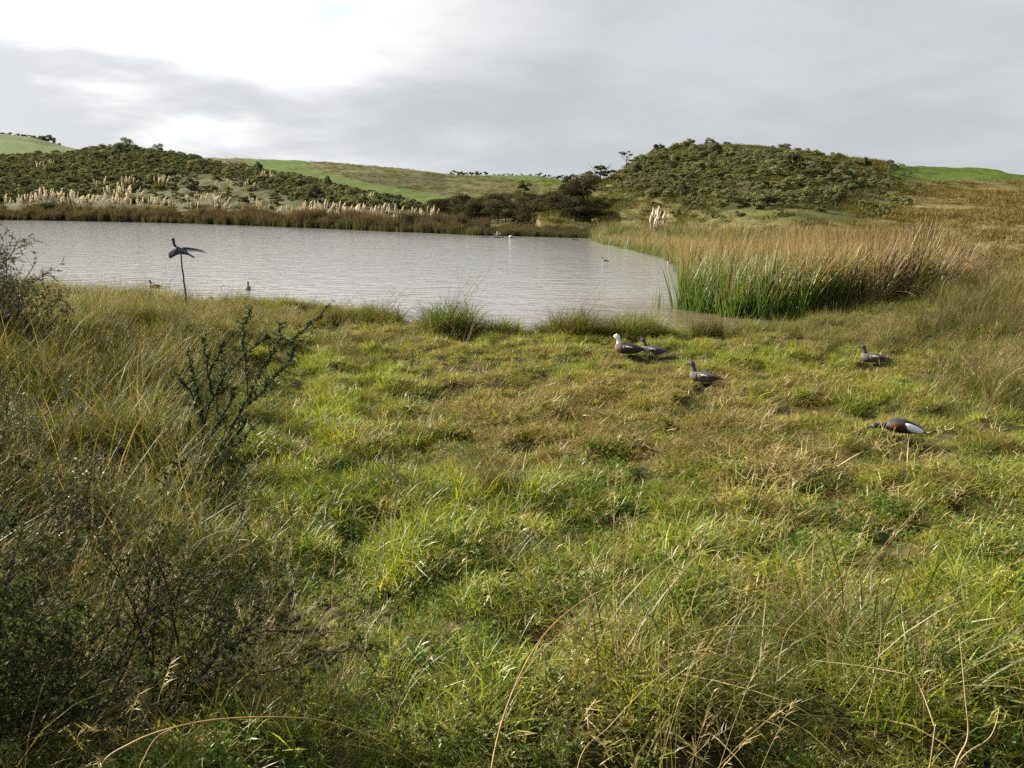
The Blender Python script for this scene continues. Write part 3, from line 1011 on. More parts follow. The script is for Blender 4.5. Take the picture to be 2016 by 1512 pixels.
# ------------------------------------------------------------------ reeds
def reed_tuft(g, n, L, w, rad, mat_bias=(0.16, 0.0), dead=0):
    parts = [blades(n, rad, L, w, (0.0, 0.2), (0.02, 0.6), 6, g, bias=mat_bias, shape='strap')]
    if dead:
        parts.append(blades(dead, rad, (L[0] * 0.6, L[1] * 0.9), w, (0.1, 0.5), (0.4, 2.2), 6, g, bias=mat_bias, shape='strap', var=g.uniform(0.85, 1.0, dead)))
    return join(parts)


REEDS = [src('reed_tuft', reed_tuft(np.random.default_rng(s), 13, (1.6, 2.7), (0.020, 0.040), 0.20), M_REED) for s in (1, 2, 3)] + \
        [src('reed_tuft', reed_tuft(np.random.default_rng(s), 13, (1.9, 2.95), (0.018, 0.036), 0.20, (0.22, 0.0)), M_REED_HALF) for s in (4, 5, 6)] + \
        [src('reed_tuft', reed_tuft(np.random.default_rng(s), 9, (1.5, 2.9), (0.018, 0.034), 0.22, (0.26, 0.0), 9), M_REED_DEAD) for s in (7, 8)]
RUST = [src('rusty_reed_tuft', reed_tuft(np.random.default_rng(s), 44, (2.0, 3.0), (0.035, 0.07), 0.65, (0.10, 0)), M_REED_RUST) for s in (11, 12, 13)] + \
       [src('rusty_reed_tuft', reed_tuft(np.random.default_rng(s), 40, (1.4, 2.2), (0.035, 0.07), 0.65, (0.10, 0)), M_REED_FAR) for s in (14, 15)]


def reed_beds():
    g = np.random.default_rng(303)
    outline = [(1338, 603), (1385, 616), (1480, 626), (1560, 631), (1700, 627), (1790, 618), (1865, 603), (1905, 585), (1880, 560), (1790, 530), (1700, 515), (1550, 496),
               (1420, 482), (1300, 470), (1215, 463), (1168, 464), (1166, 475), (1250, 496), (1340, 521), (1350, 545)]
    poly = [tuple(at_plane(u, v)[:2]) for u, v in outline]
    pa = np.array(poly)
    lo, hi = pa.min(0), pa.max(0)
    n = int((hi[0] - lo[0]) * (hi[1] - lo[1]) * 18)
    p = g.uniform(lo, hi, (n, 2))
    p = p[in_poly(p[:, 0], p[:, 1], poly)]
    r = np.hypot(p[:, 0], p[:, 1])
    p = p[g.uniform(0, 1, len(p)) < np.interp(r, [24, 30, 40, 75], [1.0, 0.85, 0.7, 0.6])]
    n = len(p)
    r = np.hypot(p[:, 0], p[:, 1])
    z = height(p[:, 0], p[:, 1])
    u, v = project(p[:, 0], p[:, 1], z)
    # greener at the left front, browner at the right and in the rear
    brown = sstep(1420, 1800, u) * 0.75 + sstep(27, 40, r) * 0.35 + sstep(32, 40, r) * 0.12 - sstep(44, 56, r) * 0.22 + sstep(1680, 1800, u) * sstep(34, 28, r) * 0.25 + g.normal(0, 0.25, n)
    kind = np.where(brown < 0.30, g.integers(0, 3, n), np.where(brown < 0.95, 3 + g.integers(0, 3, n), 6 + g.integers(0, 2, n)))
    p = p + np.stack([(fbm(p[:, 0], p[:, 1], 71, 2) - 0.5) * 1.1, (fbm(p[:, 0], p[:, 1], 72, 2) - 0.5) * 1.4], -1)
    front = (u > 1690) & (u < 1800) & (r < 29)
    kind = np.where(front & (g.uniform(0, 1, n) < 0.65), 6 + g.integers(0, 2, n), kind)
    dark = (u > 1800) & (r < 30)
    kind = np.where(dark & (g.uniform(0, 1, n) < 0.6), g.integers(0, 3, n), kind)
    s = g.uniform(0.78, 1.22, n) * (0.88 + 0.34 * fbm(p[:, 0] * 0.6, p[:, 1] * 0.6, 61, 3)) * np.where(u > 1800, np.interp(u, [1830, 1920], [1.0, 0.6]), 1.0) * np.interp(r, [24, 38, 50, 75], [1.02, 0.92, 0.75, 0.6])
    E = np.stack([g.normal(0, 0.05, n), g.normal(0.03, 0.05, n), g.normal(0, 0.5, n)], -1)
    gn_scatter('reed_bed', np.stack([p[:, 0], p[:, 1], np.minimum(z, 0.1) - 0.1], -1), E, np.stack([s, s, s], -1), kind, REEDS,
               'dense bed of green and tan reeds standing in the water at the right shore', 'reeds')
    # rusty fringe along the far shore
    pts, sc, kd = [], [], []
    for _ in range(2600):
        uu = g.uniform(-260, 1175)
        az = math.atan2(*ray(uu, 440)[:2])
        rn, rf = shore(az)
        rr = rf + g.uniform(-1.5, 7.0) if uu < 960 else rf + g.uniform(-0.8, 1.6)
        pts.append((rr * math.sin(az), rr * math.cos(az)))
        h = 0.8 if uu < 750 else (0.75 if uu < 960 else 0.5)
        h *= 0.35 + 1.1 * float(fbm(np.array([uu * 0.03]), np.array([rr * 0.3]), 5, 3)[0])
        sc.append(h * g.uniform(0.8, 1.15))
        green = uu > 960 or (uu > 640 and rr < rf + 1.5 and g.uniform() < 0.8)
        kd.append(3 + g.integers(0, 2) if green else (g.integers(0, 3) if g.uniform() < 0.62 else 3 + g.integers(0, 2)))
    p = np.array(pts)
    z = np.minimum(height(p[:, 0], p[:, 1]), 0.6)
    n = len(p)
    s = np.array(sc)
    gn_scatter('far_shore_reeds', np.stack([p[:, 0], p[:, 1], z - 0.1], -1), np.stack([np.zeros(n), np.zeros(n), g.uniform(-0.6, 0.6, n)], -1), np.stack([s, s, s], -1),
               np.array(kd), RUST, 'rust brown fringe of dead reeds along the far shore of the lake', 'reeds')


reed_beds()


# rushes and rough grass behind the right end of the reeds, rough tufts on the dry slopes
def slopes():
    g = np.random.default_rng(404)
    p = []
    for _ in range(1500):
        u = g.uniform(1800, 2300) + g.exponential(70)
        rr = g.uniform(20.5, 42)
        d = ray(u, 500)
        az = math.atan2(d[0], d[1])
        p.append((rr * math.sin(az), rr * math.cos(az)))
    p = np.array(p)
    put('rushes', p, RUSH + TANGLE[:3], 0.5, 1.25, 41, 'dark green and brown rushes on the bank right of the reed bed', 'rushes', tilt=0.08, sink=0.03)
    # rough pasture tufts: right hill and middle hill
    big = [src('rough_tuft', blades(44, 0.55, (0.12, 0.36), (0.02, 0.05), (0.2, 1.2), (0.2, 1.2), 2, np.random.default_rng(s)), m)
           for s, m in ((1, M_HILL), (2, M_HILL), (3, M_HILL), (4, M_HILL))]
    az = g.uniform(0.02, 0.75, 26000)
    rr = np.sqrt(g.uniform(30 ** 2, 165 ** 2, 26000))
    az2 = g.uniform(-0.45, 0.2, 16000)
    rr2 = np.sqrt(g.uniform(105 ** 2, 400 ** 2, 16000))
    az, rr = np.concatenate([az, az2]), np.concatenate([rr, rr2])
    rn, rf = shore(az)
    k = rr > rf + 1.5
    az, rr = az[k], rr[k]
    x, y = rr * np.sin(az), rr * np.cos(az)
    u, v = project(x, y, height(x, y))
    k = ~in_poly(u, v, MID_GREEN) & ~((az > 0.44) & (rr > 95) & (v < 358))
    x, y, rr = x[k], y[k], rr[k]
    k = fbm(x * 0.12, y * 0.12, 55, 3) + g.normal(0, 0.08, len(x)) > 0.44
    pts = np.stack([x[k], y[k]], -1)
    warm_src = [src('warm_tuft', blades(44, 0.55, (0.12, 0.36), (0.02, 0.05), (0.2, 1.2), (0.2, 1.2), 2, np.random.default_rng(s)), M_HILL_WARM) for s in (5, 6)]
    aw = np.arctan2(pts[:, 0], pts[:, 1])
    kw = sstep(0.36, 0.5, aw + (fbm(pts[:, 0] * 0.04, pts[:, 1] * 0.04, 66, 3) - 0.5) * 0.25) > g.uniform(0, 1, len(pts))
    put('tawny_grass', pts[kw], warm_src, 0.7, 1.9, 43, 'tawny dry grass covering the slope right of the scrubby hill', 'grass', tilt=0.1, sink=0.02)
    pts = pts[~kw]
    put('rough_grass', pts, big, 0.7, 1.9, 42, 'rough tawny grass tufts on the slopes behind the lake', 'grass', tilt=0.1, sink=0.02)


slopes()


# ------------------------------------------------------------------ shrubs and trees
def lump_crown(g, n, rx, rz, lumps, size, cz=None, flat=1.0, aspect=1.5, hollow=0.55):
    """leaf faces spread through several overlapping lumps"""
    cz = rz if cz is None else cz
    C = g.normal(0, 1, (lumps, 3))
    C /= np.linalg.norm(C, axis=1)[:, None]
    C *= g.uniform(0.3, 0.75, lumps)[:, None] ** 0.6
    C = C * np.array([rx, rx, rz]) * 0.85 + np.array([0, 0, cz])
    rad = g.uniform(0.28, 0.5, lumps) * min(rx, rz * 1.2)
    k = g.integers(0, lumps, n)
    d = g.normal(0, 1, (n, 3))
    d /= np.linalg.norm(d, axis=1)[:, None]
    d[:, 2] = np.where(d[:, 2] < -0.3, -d[:, 2], d[:, 2])
    rr = rad[k] * (hollow + (1 - hollow) * g.uniform(0, 1, n)) * g.uniform(0.85, 1.15, n)
    P = C[k] + d * rr[:, None] * np.array([1, 1, flat])
    P[:, 2] = np.maximum(P[:, 2], 0.03)
    lv = g.uniform(0, 1, lumps)
    return leaves(P, d, size, g, aspect, var=np.clip(lv[k] * 0.6 + g.uniform(0, 0.4, n), 0, 1))


def trunk_part(g, h, r, nlimb, spread, start=0.35):
    parts = []
    bend = g.normal(0, 0.12, 2)
    pts = np.array([[bend[0] * h * t * t, bend[1] * h * t * t, h * t] for t in np.linspace(-0.06, 0.8, 7)])
    parts.append(tube(pts, np.linspace(r, r * 0.4, 7), 6))
    for k in range(nlimb):
        t = g.uniform(start, 0.75)
        a = g.uniform(0, 6.28)
        p0 = np.array([bend[0] * h * t * t, bend[1] * h * t * t, h * t])
        L = spread * g.uniform(0.6, 1.0)
        pl = np.array([p0 + L * s * np.array([math.cos(a), math.sin(a), 0.55 + 0.4 * s]) + g.normal(0, 0.03 * L, 3) * s for s in np.linspace(0, 1, 5)])
        parts.append(tube(pl, np.linspace(r * 0.5, r * 0.12, 5), 4))
    return join(parts)


def plant(name, crown, cmat, trunk=None, tmat=None):
    """an Empty with a crown and, where it shows, a trunk"""
    e = empty(name, (0, 0, 0))
    ribbon_obj('crown', crown, cmat, e, smooth=False)
    if trunk is not None:
        ribbon_obj('trunk', trunk, tmat or M_BARK, e)
    return e


def single(name, part, mat):
    return ribbon_obj(name, part, mat, smooth=False)


USED = {}


def place(proto, loc, rz, s, label, cat, group=None):
    """the first call moves the prototype, later ones copy it"""
    if proto.name not in USED:
        USED[proto.name] = True
        o = proto
    else:
        o = copy_tree(proto)
    o.location = loc
    o.rotation_euler = (0, 0, rz)
    o.scale = (s, s, s) if not isinstance(s, tuple) else s
    if 'group' in o.keys():
        del o['group']
    tag(o, label, cat, group)
    return o


def hill_shrubs():
    g = np.random.default_rng(505)
    shr = [single('shrub', lump_crown(np.random.default_rng(600 + k), 900, 1.25, 0.85, 9, 0.13, 0.75, 0.8), M_SCRUB) for k in range(4)] + \
          [single('shrub', lump_crown(np.random.default_rng(610 + k), 900, 1.1, 1.0, 8, 0.13, 0.9, 0.9), M_SCRUB_DARK) for k in range(3)]
    # flat-topped, pale-crowned bushes of the right hill
    shr += [single('shrub', lump_crown(np.random.default_rng(620 + k), 900, 1.4, 0.75, 11, 0.12, 0.85, 0.35), M_SCRUB) for k in range(3)]
    pool = {'right': [], 'left': []}
    # candidates over the right hill
    for side, poly, nc, dmin in (('right', SCRUB_RIGHT, 2200, 1.2), ('left', SCRUB_LEFT, 9000, 1.8)):
        pu = np.array(poly + (LOOSE_LEFT if side == 'left' else LOOSE_RIGHT), float)
        lo, hi = np.maximum(pu.min(0), (-350, 0)), pu.max(0)
        az0, az1 = [math.atan2(*ray(q, 350)[:2]) for q in (lo[0], hi[0])]
        a = g.uniform(az0, az1, nc * 6)
        r0, r1 = (60, 138) if side == 'right' else (115, 345)
        r = np.sqrt(g.uniform(r0 ** 2, r1 ** 2, nc * 6))
        rn, rf = shore(a)
        k = r > rf + (9 if side == 'left' else 6)
        a, r = a[k], r[k]
        x, y = r * np.sin(a), r * np.cos(a)
        z = height(x, y)
        u, v = project(x, y, z)
        k = in_poly(u, v, poly)
        loose = in_poly(u, v, LOOSE_LEFT if side == 'left' else LOOSE_RIGHT) & ~k & (g.uniform(0, 1, len(x)) < (0.022 if side == 'left' else 0.03))
        dens = fbm(x * 0.07, y * 0.07, 44, 3)
        k &= g.uniform(0, 1, len(x)) < ((0.20 + 0.6 * sstep(0.38, 0.6, dens)) * (1 - 0.85 * sstep(1500, 1720, u + (fbm(x * 0.1, y * 0.1, 91, 3) - 0.5) * 260)) if side == 'right' else 0.35 + 0.65 * sstep(0.3, 0.5, dens))
        idx = np.nonzero(k | loose)[0]
        grid = {}
        for i in idx:
            c = (int(x[i] // dmin), int(y[i] // dmin))
            if c in grid:
                continue
            grid[c] = 1
            pool[side].append((x[i], y[i], z[i], r[i], u[i], v[i]))
    rest = []
    for side in ('right', 'left'):
        q = pool[side]
        random.Random(4).shuffle(q)
        keep = 170 if side == 'right' else 110
        cnt = 0
        for x, y, z, r, u, v in q:
            if cnt < keep and 0 < u < 2016:
                cnt += 1
                if side == 'right':
                    p = shr[int(g.choice([0, 1, 2, 3, 7, 8, 9, 7, 8, 9, 4, 5]))]
                    look = 'dark rounded shrub' if p in shr[4:7] else ('flat topped grey green shrub' if p in shr[7:] else 'loose grey green shrub')
                    where = 'near the top' if v < 325 else ('halfway up' if v < 365 else 'near the foot')
                    side_ = 'left flank' if u < 1380 else ('middle' if u < 1560 else 'right shoulder')
                    lab = look + ' ' + where + ' of the right hill on its ' + side_
                    gr = look + 's ' + where + ' of the right hill, ' + side_
                    s = 0.5 + 0.7 * g.uniform() ** 2.0
                else:
                    p = shr[int(g.choice([0, 1, 2, 3, 4, 5, 6, 4, 5, 6]))]
                    look = 'dark bushy shrub' if p in shr[4:7] else 'grey green shrub'
                    where = 'just under the crest' if r > 255 else ('in mid slope' if r > 200 else 'low above the pampas')
                    side_ = 'far left end' if u < 140 else ('highest part' if u < 340 else ('falling right side' if u < 560 else 'tapering right tip'))
                    lab = look + ' ' + where + ' on the ' + side_ + ' of the left scrub'
                    gr = look + 's ' + where + ', ' + side_ + ' of the left scrub'
                    s = 0.7 + 1.3 * g.uniform() ** 2.2
                place(p, (x, y, z - 0.1), g.uniform(0, 6.28), (s, s, s * g.uniform(0.75, 1.1)), lab, 'shrub', gr)
            else:
                rest.append((x, y, z, side))
    src_s = [src('scrub_bush', lump_crown(np.random.default_rng(700 + k), 700, 1.2, 0.8, 8, 0.15, 0.65, 0.7), m) for k, m in enumerate((M_SCRUB, M_SCRUB, M_SCRUB_DARK, M_SCRUB_DARK))]
    src_s += [src('scrub_bush', lump_crown(np.random.default_rng(720 + k), 700, 1.4, 0.7, 10, 0.14, 0.8, 0.35), M_SCRUB) for k in range(2)]
    n = len(rest)
    P = np.array([(x, y, z - 0.1) for x, y, z, sd in rest])
    right = np.array([sd == 'right' for *_, sd in rest])
    s = np.where(right, g.uniform(0.35, 0.8, n), g.uniform(0.7, 1.4, n))
    kd = np.where(right, g.choice([0, 1, 4, 5, 4, 5, 2], n), g.choice([0, 1, 2, 3, 2, 3], n))
    gn_scatter('scrub', P, np.stack([np.zeros(n), np.zeros(n), g.uniform(0, 6.28, n)], -1), np.stack([s, s, s * 0.9], -1), kd, src_s,
               'low scrub filling the gaps between the shrubs on both hillsides', 'scrub')
    print('scrub', len(pool['right']), len(pool['left']))


hill_shrubs()


def on_ridge(u, tab, back=0.0):
    d = ray(u, 320)
    az = math.atan2(d[0], d[1])
    r = float(np.interp(az, tab[:, 0], tab[:, 2])) - back
    x, y = r * math.sin(az), r * math.cos(az)
    return x, y, ground(x, y), r


def trees():
    g = np.random.default_rng(808)
    # skyline trees of the right hill
    umb = plant('small_tree', lump_crown(np.random.default_rng(1), 900, 1.5, 0.55, 9, 0.13, 2.2, 0.5), M_SCRUB_DARK, trunk_part(np.random.default_rng(2), 2.4, 0.09, 7, 1.1))
    x, y, z, r = on_ridge(1233, RIGHT_HILL)
    place(umb, (x, y, z - 0.1), 0.4, 1.0, 'small flat crowned tree standing alone against the sky on the ridge', 'tree')
    x, y, z, r = on_ridge(1183, RIGHT_HILL)
    t2 = plant('spreading_tree', lump_crown(np.random.default_rng(3), 1800, 2.6, 1.0, 12, 0.15, 2.0, 0.6), M_SCRUB_DARK, trunk_part(np.random.default_rng(4), 2.6, 0.14, 9, 1.8, 0.2))
    place(t2, (x, y, z - 0.2), 1.0, (1.15, 1.0, 0.95), 'spreading dark tree where the right hill drops to the valley', 'tree')
    x, y, z, r = on_ridge(1155, RIGHT_HILL)
    t3 = plant('bushy_tree', lump_crown(np.random.default_rng(5), 1400, 1.9, 1.1, 10, 0.15, 1.3, 0.7), M_TEATREE, trunk_part(np.random.default_rng(6), 2.0, 0.1, 7, 1.2, 0.2))
    place(t3, (x, y, z - 0.2), 1.0, 1.0, 'grey brown bushy tree at the valley foot of the right hill', 'tree')
    for u, s, lab, m in ((1297, 1.15, 'reddish brown bush breaking the skyline left of the hilltop', M_TEATREE), (1393, 1.0, 'leafy bush on the very top of the right hill', M_SCRUB_DARK),
                         (1428, 0.7, 'small upright bush just right of the hilltop bush', M_SCRUB_DARK), (1540, 1.15, 'wide low bush on the skyline right of the hilltop', M_SCRUB_DARK),
                         (1568, 0.8, 'smaller bush beside the wide skyline bush', M_SCRUB_DARK), (1655, 0.45, 'tiny lone bush on the bare grassy crest', M_SCRUB_DARK),
                         (1752, 0.6, 'low tussocky bush where the crest meets the green paddock', M_SCRUB)):
        x, y, z, r = on_ridge(u, RIGHT_HILL, 2)
        o = plant('skyline_bush', lump_crown(np.random.default_rng(int(u)), 900, 1.2, 0.75, 16, 0.12, 0.75, 0.9), m, trunk_part(np.random.default_rng(int(u) + 1), 1.0, 0.06, 5, 0.7, 0.15))
        place(o, (x, y, z - 0.15), g.uniform(0, 6), s, lab, 'bush')
    for u, v, s, lab in ((1105, 385, 1.0, 'dull purple brown bush in the gully at the valley end'), (1125, 375, 1.3, 'taller purple brown bush beside the gully'), (1033, 382, 1.1, 'single dark bush on the brown slope above the tea trees'),
                         (1140, 400, 1.2, 'grey brown bush low in the valley gully')):
        p = hit(u, v, 85)
        rr = math.hypot(p[0], p[1])
        o = plant('gully_bush', lump_crown(np.random.default_rng(int(u)), 700, 1.3, 0.9, 8, 0.16, 1.0, 0.8), M_TEATREE, trunk_part(np.random.default_rng(int(u) + 1), 1.2, 0.07, 5, 0.8, 0.15))
        place(o, (p[0], p[1], p[2] - 0.15), g.uniform(0, 6), s * max(1.0, rr / 120), lab, 'bush')
    # tea trees at the head of the lake
    tt = [plant('tea_tree', lump_crown(np.random.default_rng(30 + k), 4200, 2.2, 1.75, 15, 0.11, 1.8, 0.9, hollow=0.75), M_TEATREE, trunk_part(np.random.default_rng(40 + k), 2.6, 0.10, 9, 1.6, 0.15)) for k in range(3)]
    spots = [(868, 444, 1.15), (900, 444, 1.25), (935, 446, 1.3), (965, 447, 1.3), (995, 449, 1.3), (1022, 452, 1.2), (1050, 455, 1.2), (1078, 457, .95), (1105, 460, 1.1), (1132, 462, 1.15),
             (1158, 462, .9), (915, 438, 1.35), (975, 438, 1.45), (1030, 440, 1.4), (1075, 441, 1.4), (1118, 446, 1.15), (1150, 452, 1.0), (1010, 434, 1.4), (1095, 436, 1.3), (885, 440, 1.3), (918, 447, 1.1), (950, 443, 1.4), (980, 450, 1.1), (1036, 447, 1.3), (1064, 448, 1.3), (1142, 458, 1.2)]
    for k, (u, v, s) in enumerate(spots):
        p = at_plane(u, v + 4)
        d = p[:2] / np.hypot(*p[:2])
        r = np.hypot(*p[:2]) + 2.0
        rn, rf = shore(math.atan2(p[0], p[1]))
        r = max(r, rf + 1.5)
        x, y = d * r
        z = ground(x, y)
        place(tt[k % 3], (x, y, z - 0.15), g.uniform(0, 6.28), (s * 1.1, s * 1.1, s * (0.72 if k < 11 else 0.82) * g.uniform(0.85, 1.1)), ('dark brown tea tree in the ' + ('left' if u < 960 else ('middle' if u < 1070 else 'right')) + ' part of the thicket, ' + ('front row at the water' if v >= 450 else 'back row')), 'tree', 'tea trees, ' + ('left' if u < 960 else ('middle' if u < 1070 else 'right')) + ' part, ' + ('front' if v >= 450 else 'back') + ' row')
    p = at_plane(1166, 468)
    w = plant('yellow_willow', lump_crown(np.random.default_rng(77), 1400, 0.75, 1.0, 8, 0.09, 1.1, 1.0), M_WILLOW, trunk_part(np.random.default_rng(78), 1.5, 0.05, 6, 0.6, 0.15))
    place(w, (p[0] + .4, p[1] + 0.5, -0.05), 0, 1.1, 'bright yellow green bush at the water edge left of the reeds', 'bush')
    # trees along the crest of the left hill
    crest = [single('crest_tree', lump_crown(np.random.default_rng(90 + k), 1100, 1.8, 1.4, 20, 0.17, 1.4, 0.9), M_SCRUB_DARK) for k in range(3)]
    for u, s in ((150, .8), (172, 1.0), (188, 1.1), (205, 1.2), (222, 1.25), (240, 1.3), (254, 1.25), (268, 1.2), (282, 1.0), (314, 1.1), (298, .8), (340, .9), (360, .9), (380, .9), (402, .8), (425, .8), (448, .7), (120, .9), (90, .8), (60, .8), (30, .8), (5, .9), (470, .7), (238, 1.3), (500, .6), (530, .6), (560, .6)):
        x, y, z, r = on_ridge(u, LEFT_HILL, g.uniform(0, 10))
        lab, gr = ('dark tree on the scrubby crest of the left hill', 'trees on the left crest')
        if u == 254:
            lab, gr = 'tallest dark tree on the crest of the left hill', None
        elif u == 314:
            lab, gr = 'pointed dark tree standing clear right of the tallest crest tree', None
        place(crest[int(u) % 3], (x, y, z - 0.3), g.uniform(0, 6.28), (s * 0.95, s * 0.95, s * (1.3 if u in (254, 314) else 0.85)), lab, 'tree', gr)
    # far hedgerow trees
    far = [single('far_tree', lump_crown(np.random.default_rng(95 + k), 260, 4.2, 2.6, 7, 0.8, 2.6, 0.8), M_SCRUB_DARK) for k in range(3)]
    for k, u in enumerate(list(range(892, 1116, 9)) ):
        x, y, z, r = on_ridge(u, FAR_HILL, g.uniform(-8, 5))
        s = g.uniform(0.45, 1.0) * (1.35 if k in (2, 9, 17) else 1.0) * (0.6 if 960 < u < 1060 else 1)
        place(far[k % 3], (x, y, z - 0.3), g.uniform(0, 6.28), s, 'distant dark tree in the row on the far valley skyline', 'tree', 'far skyline trees')
    for k, u in enumerate(list(range(-20, 124, 7))):
        x, y, z, r = on_ridge(u, FAR_HILL, g.uniform(-6, 14))
        s = g.uniform(0.6, 1.0) * (1.7 if 85 < u < 112 else 0.9)
        place(far[k % 3], (x, y, z - 0.5), g.uniform(0, 6.28), s, 'dark tree on the highest far left ridge', 'tree', 'trees on the far left ridge')


trees()


# ------------------------------------------------------------------ pampas
def pampas():
    g = np.random.default_rng(909)
    tufts = [ribbon_obj('leaves', blades(190, 0.35, (1.3, 2.3), (0.04, 0.09), (0.05, 1.0), (0.5, 1.9), 4, np.random.default_rng(k)), M_PAMPAS, link=False).data for k in range(3)]

    def plume(gg):
        ax = np.linspace(0, 1, 9)
        pts = np.array([[0.10 * s * s, 0, s * 0.95] for s in ax])
        v1 = tube(pts, 0.10 * np.sin(np.pi * (0.10 + 0.88 * ax)) ** 0.8, 6)
        m = 70
        s = gg.uniform(0.05, 0.95, m)
        B = np.stack([0.10 * s * s, np.zeros(m), s * 0.95], -1)
        v2 = blades(m, 0, (0.14, 0.28), (0.03, 0.06), (0.15, 0.6), (0.1, 0.6), 2, gg, base=B, clampz=-9)
        st = tube(np.array([[-0.02, 0, -1.5], [0, 0, -0.7], [0, 0, 0.02]]), 0.012, 4)
        return join([v1, v2, st])

    plumes = [ribbon_obj('plume', plume(np.random.default_rng(20 + k)), M_PLUME, link=False).data for k in range(3)]

    def clump(u, vb, npl, scale, width, label, group=None, rmin=40):
        """u, vb: where the plume heads stand in the photograph"""
        az = math.atan2(*ray(u, 400)[:2])
        # find the range at which heads of this height reach the row
        rn, rf = shore(az)
        best = None
        for r in np.arange(rf + 2.5, 340, 1.0):
            x, y = r * math.sin(az), r * math.cos(az)
            z = ground(x, y)
            uu, vv = project(x, y, z + 2.3 * scale * max(1, r / 150))
            if vv <= vb:
                best = (x, y, z, r)
                break
        if best is None:
            best = (x, y, z, r)
        x, y, z, r = best
        sc = scale * max(1, r / 150)
        e = empty('pampas_clump', (x, y, z - 0.1))
        e.scale = (sc, sc, sc)
        tag(e, label, 'pampas grass', group)
        lo = bpy.data.objects.new('leaves', tufts[g.integers(0, 3)])
        COL.objects.link(lo)
        lo.parent = e
        lo.scale = (max(1, width * 0.6), 1, 1)
        for k in range(int(npl * 1.15)):
            p = bpy.data.objects.new('plume', plumes[g.integers(0, 3)])
            COL.objects.link(p)
            p.parent = e
            px = g.uniform(-width, width)
            p.location = (px, g.uniform(-0.5, 0.5), g.uniform(1.1, 2.15) - 0.15 * abs(px) / width * 2)
            p.rotation_euler = (g.normal(0, 0.14), 0.12 + 0.22 * px / width + g.normal(0, 0.12), g.uniform(-1.2, 1.2))
            s = g.uniform(0.65, 1.25)
            p.scale = (s * g.uniform(0.8, 1.2), s, s)

    low = 'pampas clump in the long cream row above the left far shore'
    lowg = 'pampas row on the left far shore'
    for u, v, n, sc, w in ((2, 386, 6, 1.1, 1.2), (48, 390, 6, 1.0, 1.6), (66, 386, 8, 1.05, 1.6), (84, 382, 10, 1.15, 1.6), (101, 380, 11, 1.2, 1.5), (124, 382, 8, 1.1, 1.4), (138, 384, 9, 1.1, 1.5),
                           (156, 386, 10, 1.1, 1.5), (176, 388, 9, 1.05, 1.4), (192, 390, 8, 1.05, 1.3), (222, 388, 9, 1.05, 1.5), (240, 390, 10, 1.05, 1.6), (262, 392, 7, 1.0, 1.4), (288, 392, 10, 1.0, 1.6), (305, 392, 8, 1.0, 1.4), (335, 396, 5, 0.9, 0.9)):
        w_ = 'left third' if u < 110 else ('middle third' if u < 200 else 'right third')
        clump(u, v, n, sc, w, low.replace('in the', 'in the ' + w_ + ' of the'), lowg + ', ' + w_)
    for u, v, n, sc, w, lab in ((222, 372, 7, 1.0, 1.3, 'left clump of the raised pampas group above the shore row'), (240, 366, 12, 1.2, 1.6, 'fullest pampas clump in the raised group above the shore row'), (264, 372, 8, 1.0, 1.3, 'right clump of the raised pampas group above the shore row'),
                                (92, 322, 6, 0.7, 1.6, 'pair of pampas heads high in the left scrub'), (114, 318, 3, 0.6, 1.0, 'small pampas tuft just right of the high pair'), (200, 354, 8, 0.75, 1.6, 'pampas clump in mid slope scrub with eight heads'), (258, 349, 9, 0.75, 1.7, 'pale pampas clump under the tallest crest tree'),
                                (318, 349, 12, 0.9, 1.8, 'fan shaped pampas clump with green base in mid slope'), (385, 383, 10, 1.0, 1.7, 'pampas clump right of the gap in the shore row'), (380, 402, 8, 0.8, 1.6, 'lower pampas clump right of the gap in the shore row'),
                                (422, 355, 3, 0.7, 0.8, 'two thin pampas heads on the bare slope'), (451, 357, 5, 0.7, 1.0, 'small pampas tuft left of the pale slope clump'), (493, 357, 7, 0.75, 1.3, 'pale pampas clump on the grassy slope'), (433, 370, 5, 0.7, 1.0, 'small pampas tuft below the slope tufts'),
                                (430, 388, 11, 1.0, 1.7, 'wide pampas clump with tan heads near the shore'), (437, 403, 9, 0.8, 1.9, 'low pampas clump at the shore under the wide tan one'), (497, 391, 6, 0.95, 1.0, 'pampas clump with a dark green base near the shore'), (516, 400, 7, 0.95, 1.0, 'pampas clump beside the dark green based one'),
                                (530, 340, 10, 0.75, 1.8, 'tan pampas clump high beside the paddock fence line'), (722, 380, 6, 0.8, 1.2, 'tan pampas tuft above the shore clumps by the green paddock')):
        clump(u, v, n, sc, w, lab)
    for u, v, n, sc, w, lab in ((556, 410, 7, .85, 1.3, 'small pale pampas clump at the left of the middle shore row'), (582, 408, 6, .9, 1.1, 'short pampas clump second from left in the middle shore row'), (612, 404, 13, 1.05, 1.5, 'dense tan pampas clump in the middle shore row'),
                                (640, 402, 14, 1.1, 1.5, 'tallest tan pampas clump in the middle shore row'), (660, 406, 11, 1.0, 1.4, 'pampas clump right of the tallest in the middle row'), (688, 407, 12, 1.0, 1.6, 'cream pampas clump with upright heads in the middle row'), (716, 408, 11, 1.0, 1.6, 'cream pampas clump near the right of the middle row'),
                                (752, 409, 9, .95, 1.4, 'separate pampas clump between the row and the wide fan'), (802, 410, 13, 1.0, 1.9, 'left half of the wide cream pampas fan beside the tea trees'), (836, 411, 13, 1.0, 1.8, 'right half of the wide cream pampas fan beside the tea trees')):
        clump(u, v, n, sc, w, lab)
    clump(1300, 424, 14, 0.85, 1.3, 'white pampas heads rising behind the reeds on the right shore')


pampas()


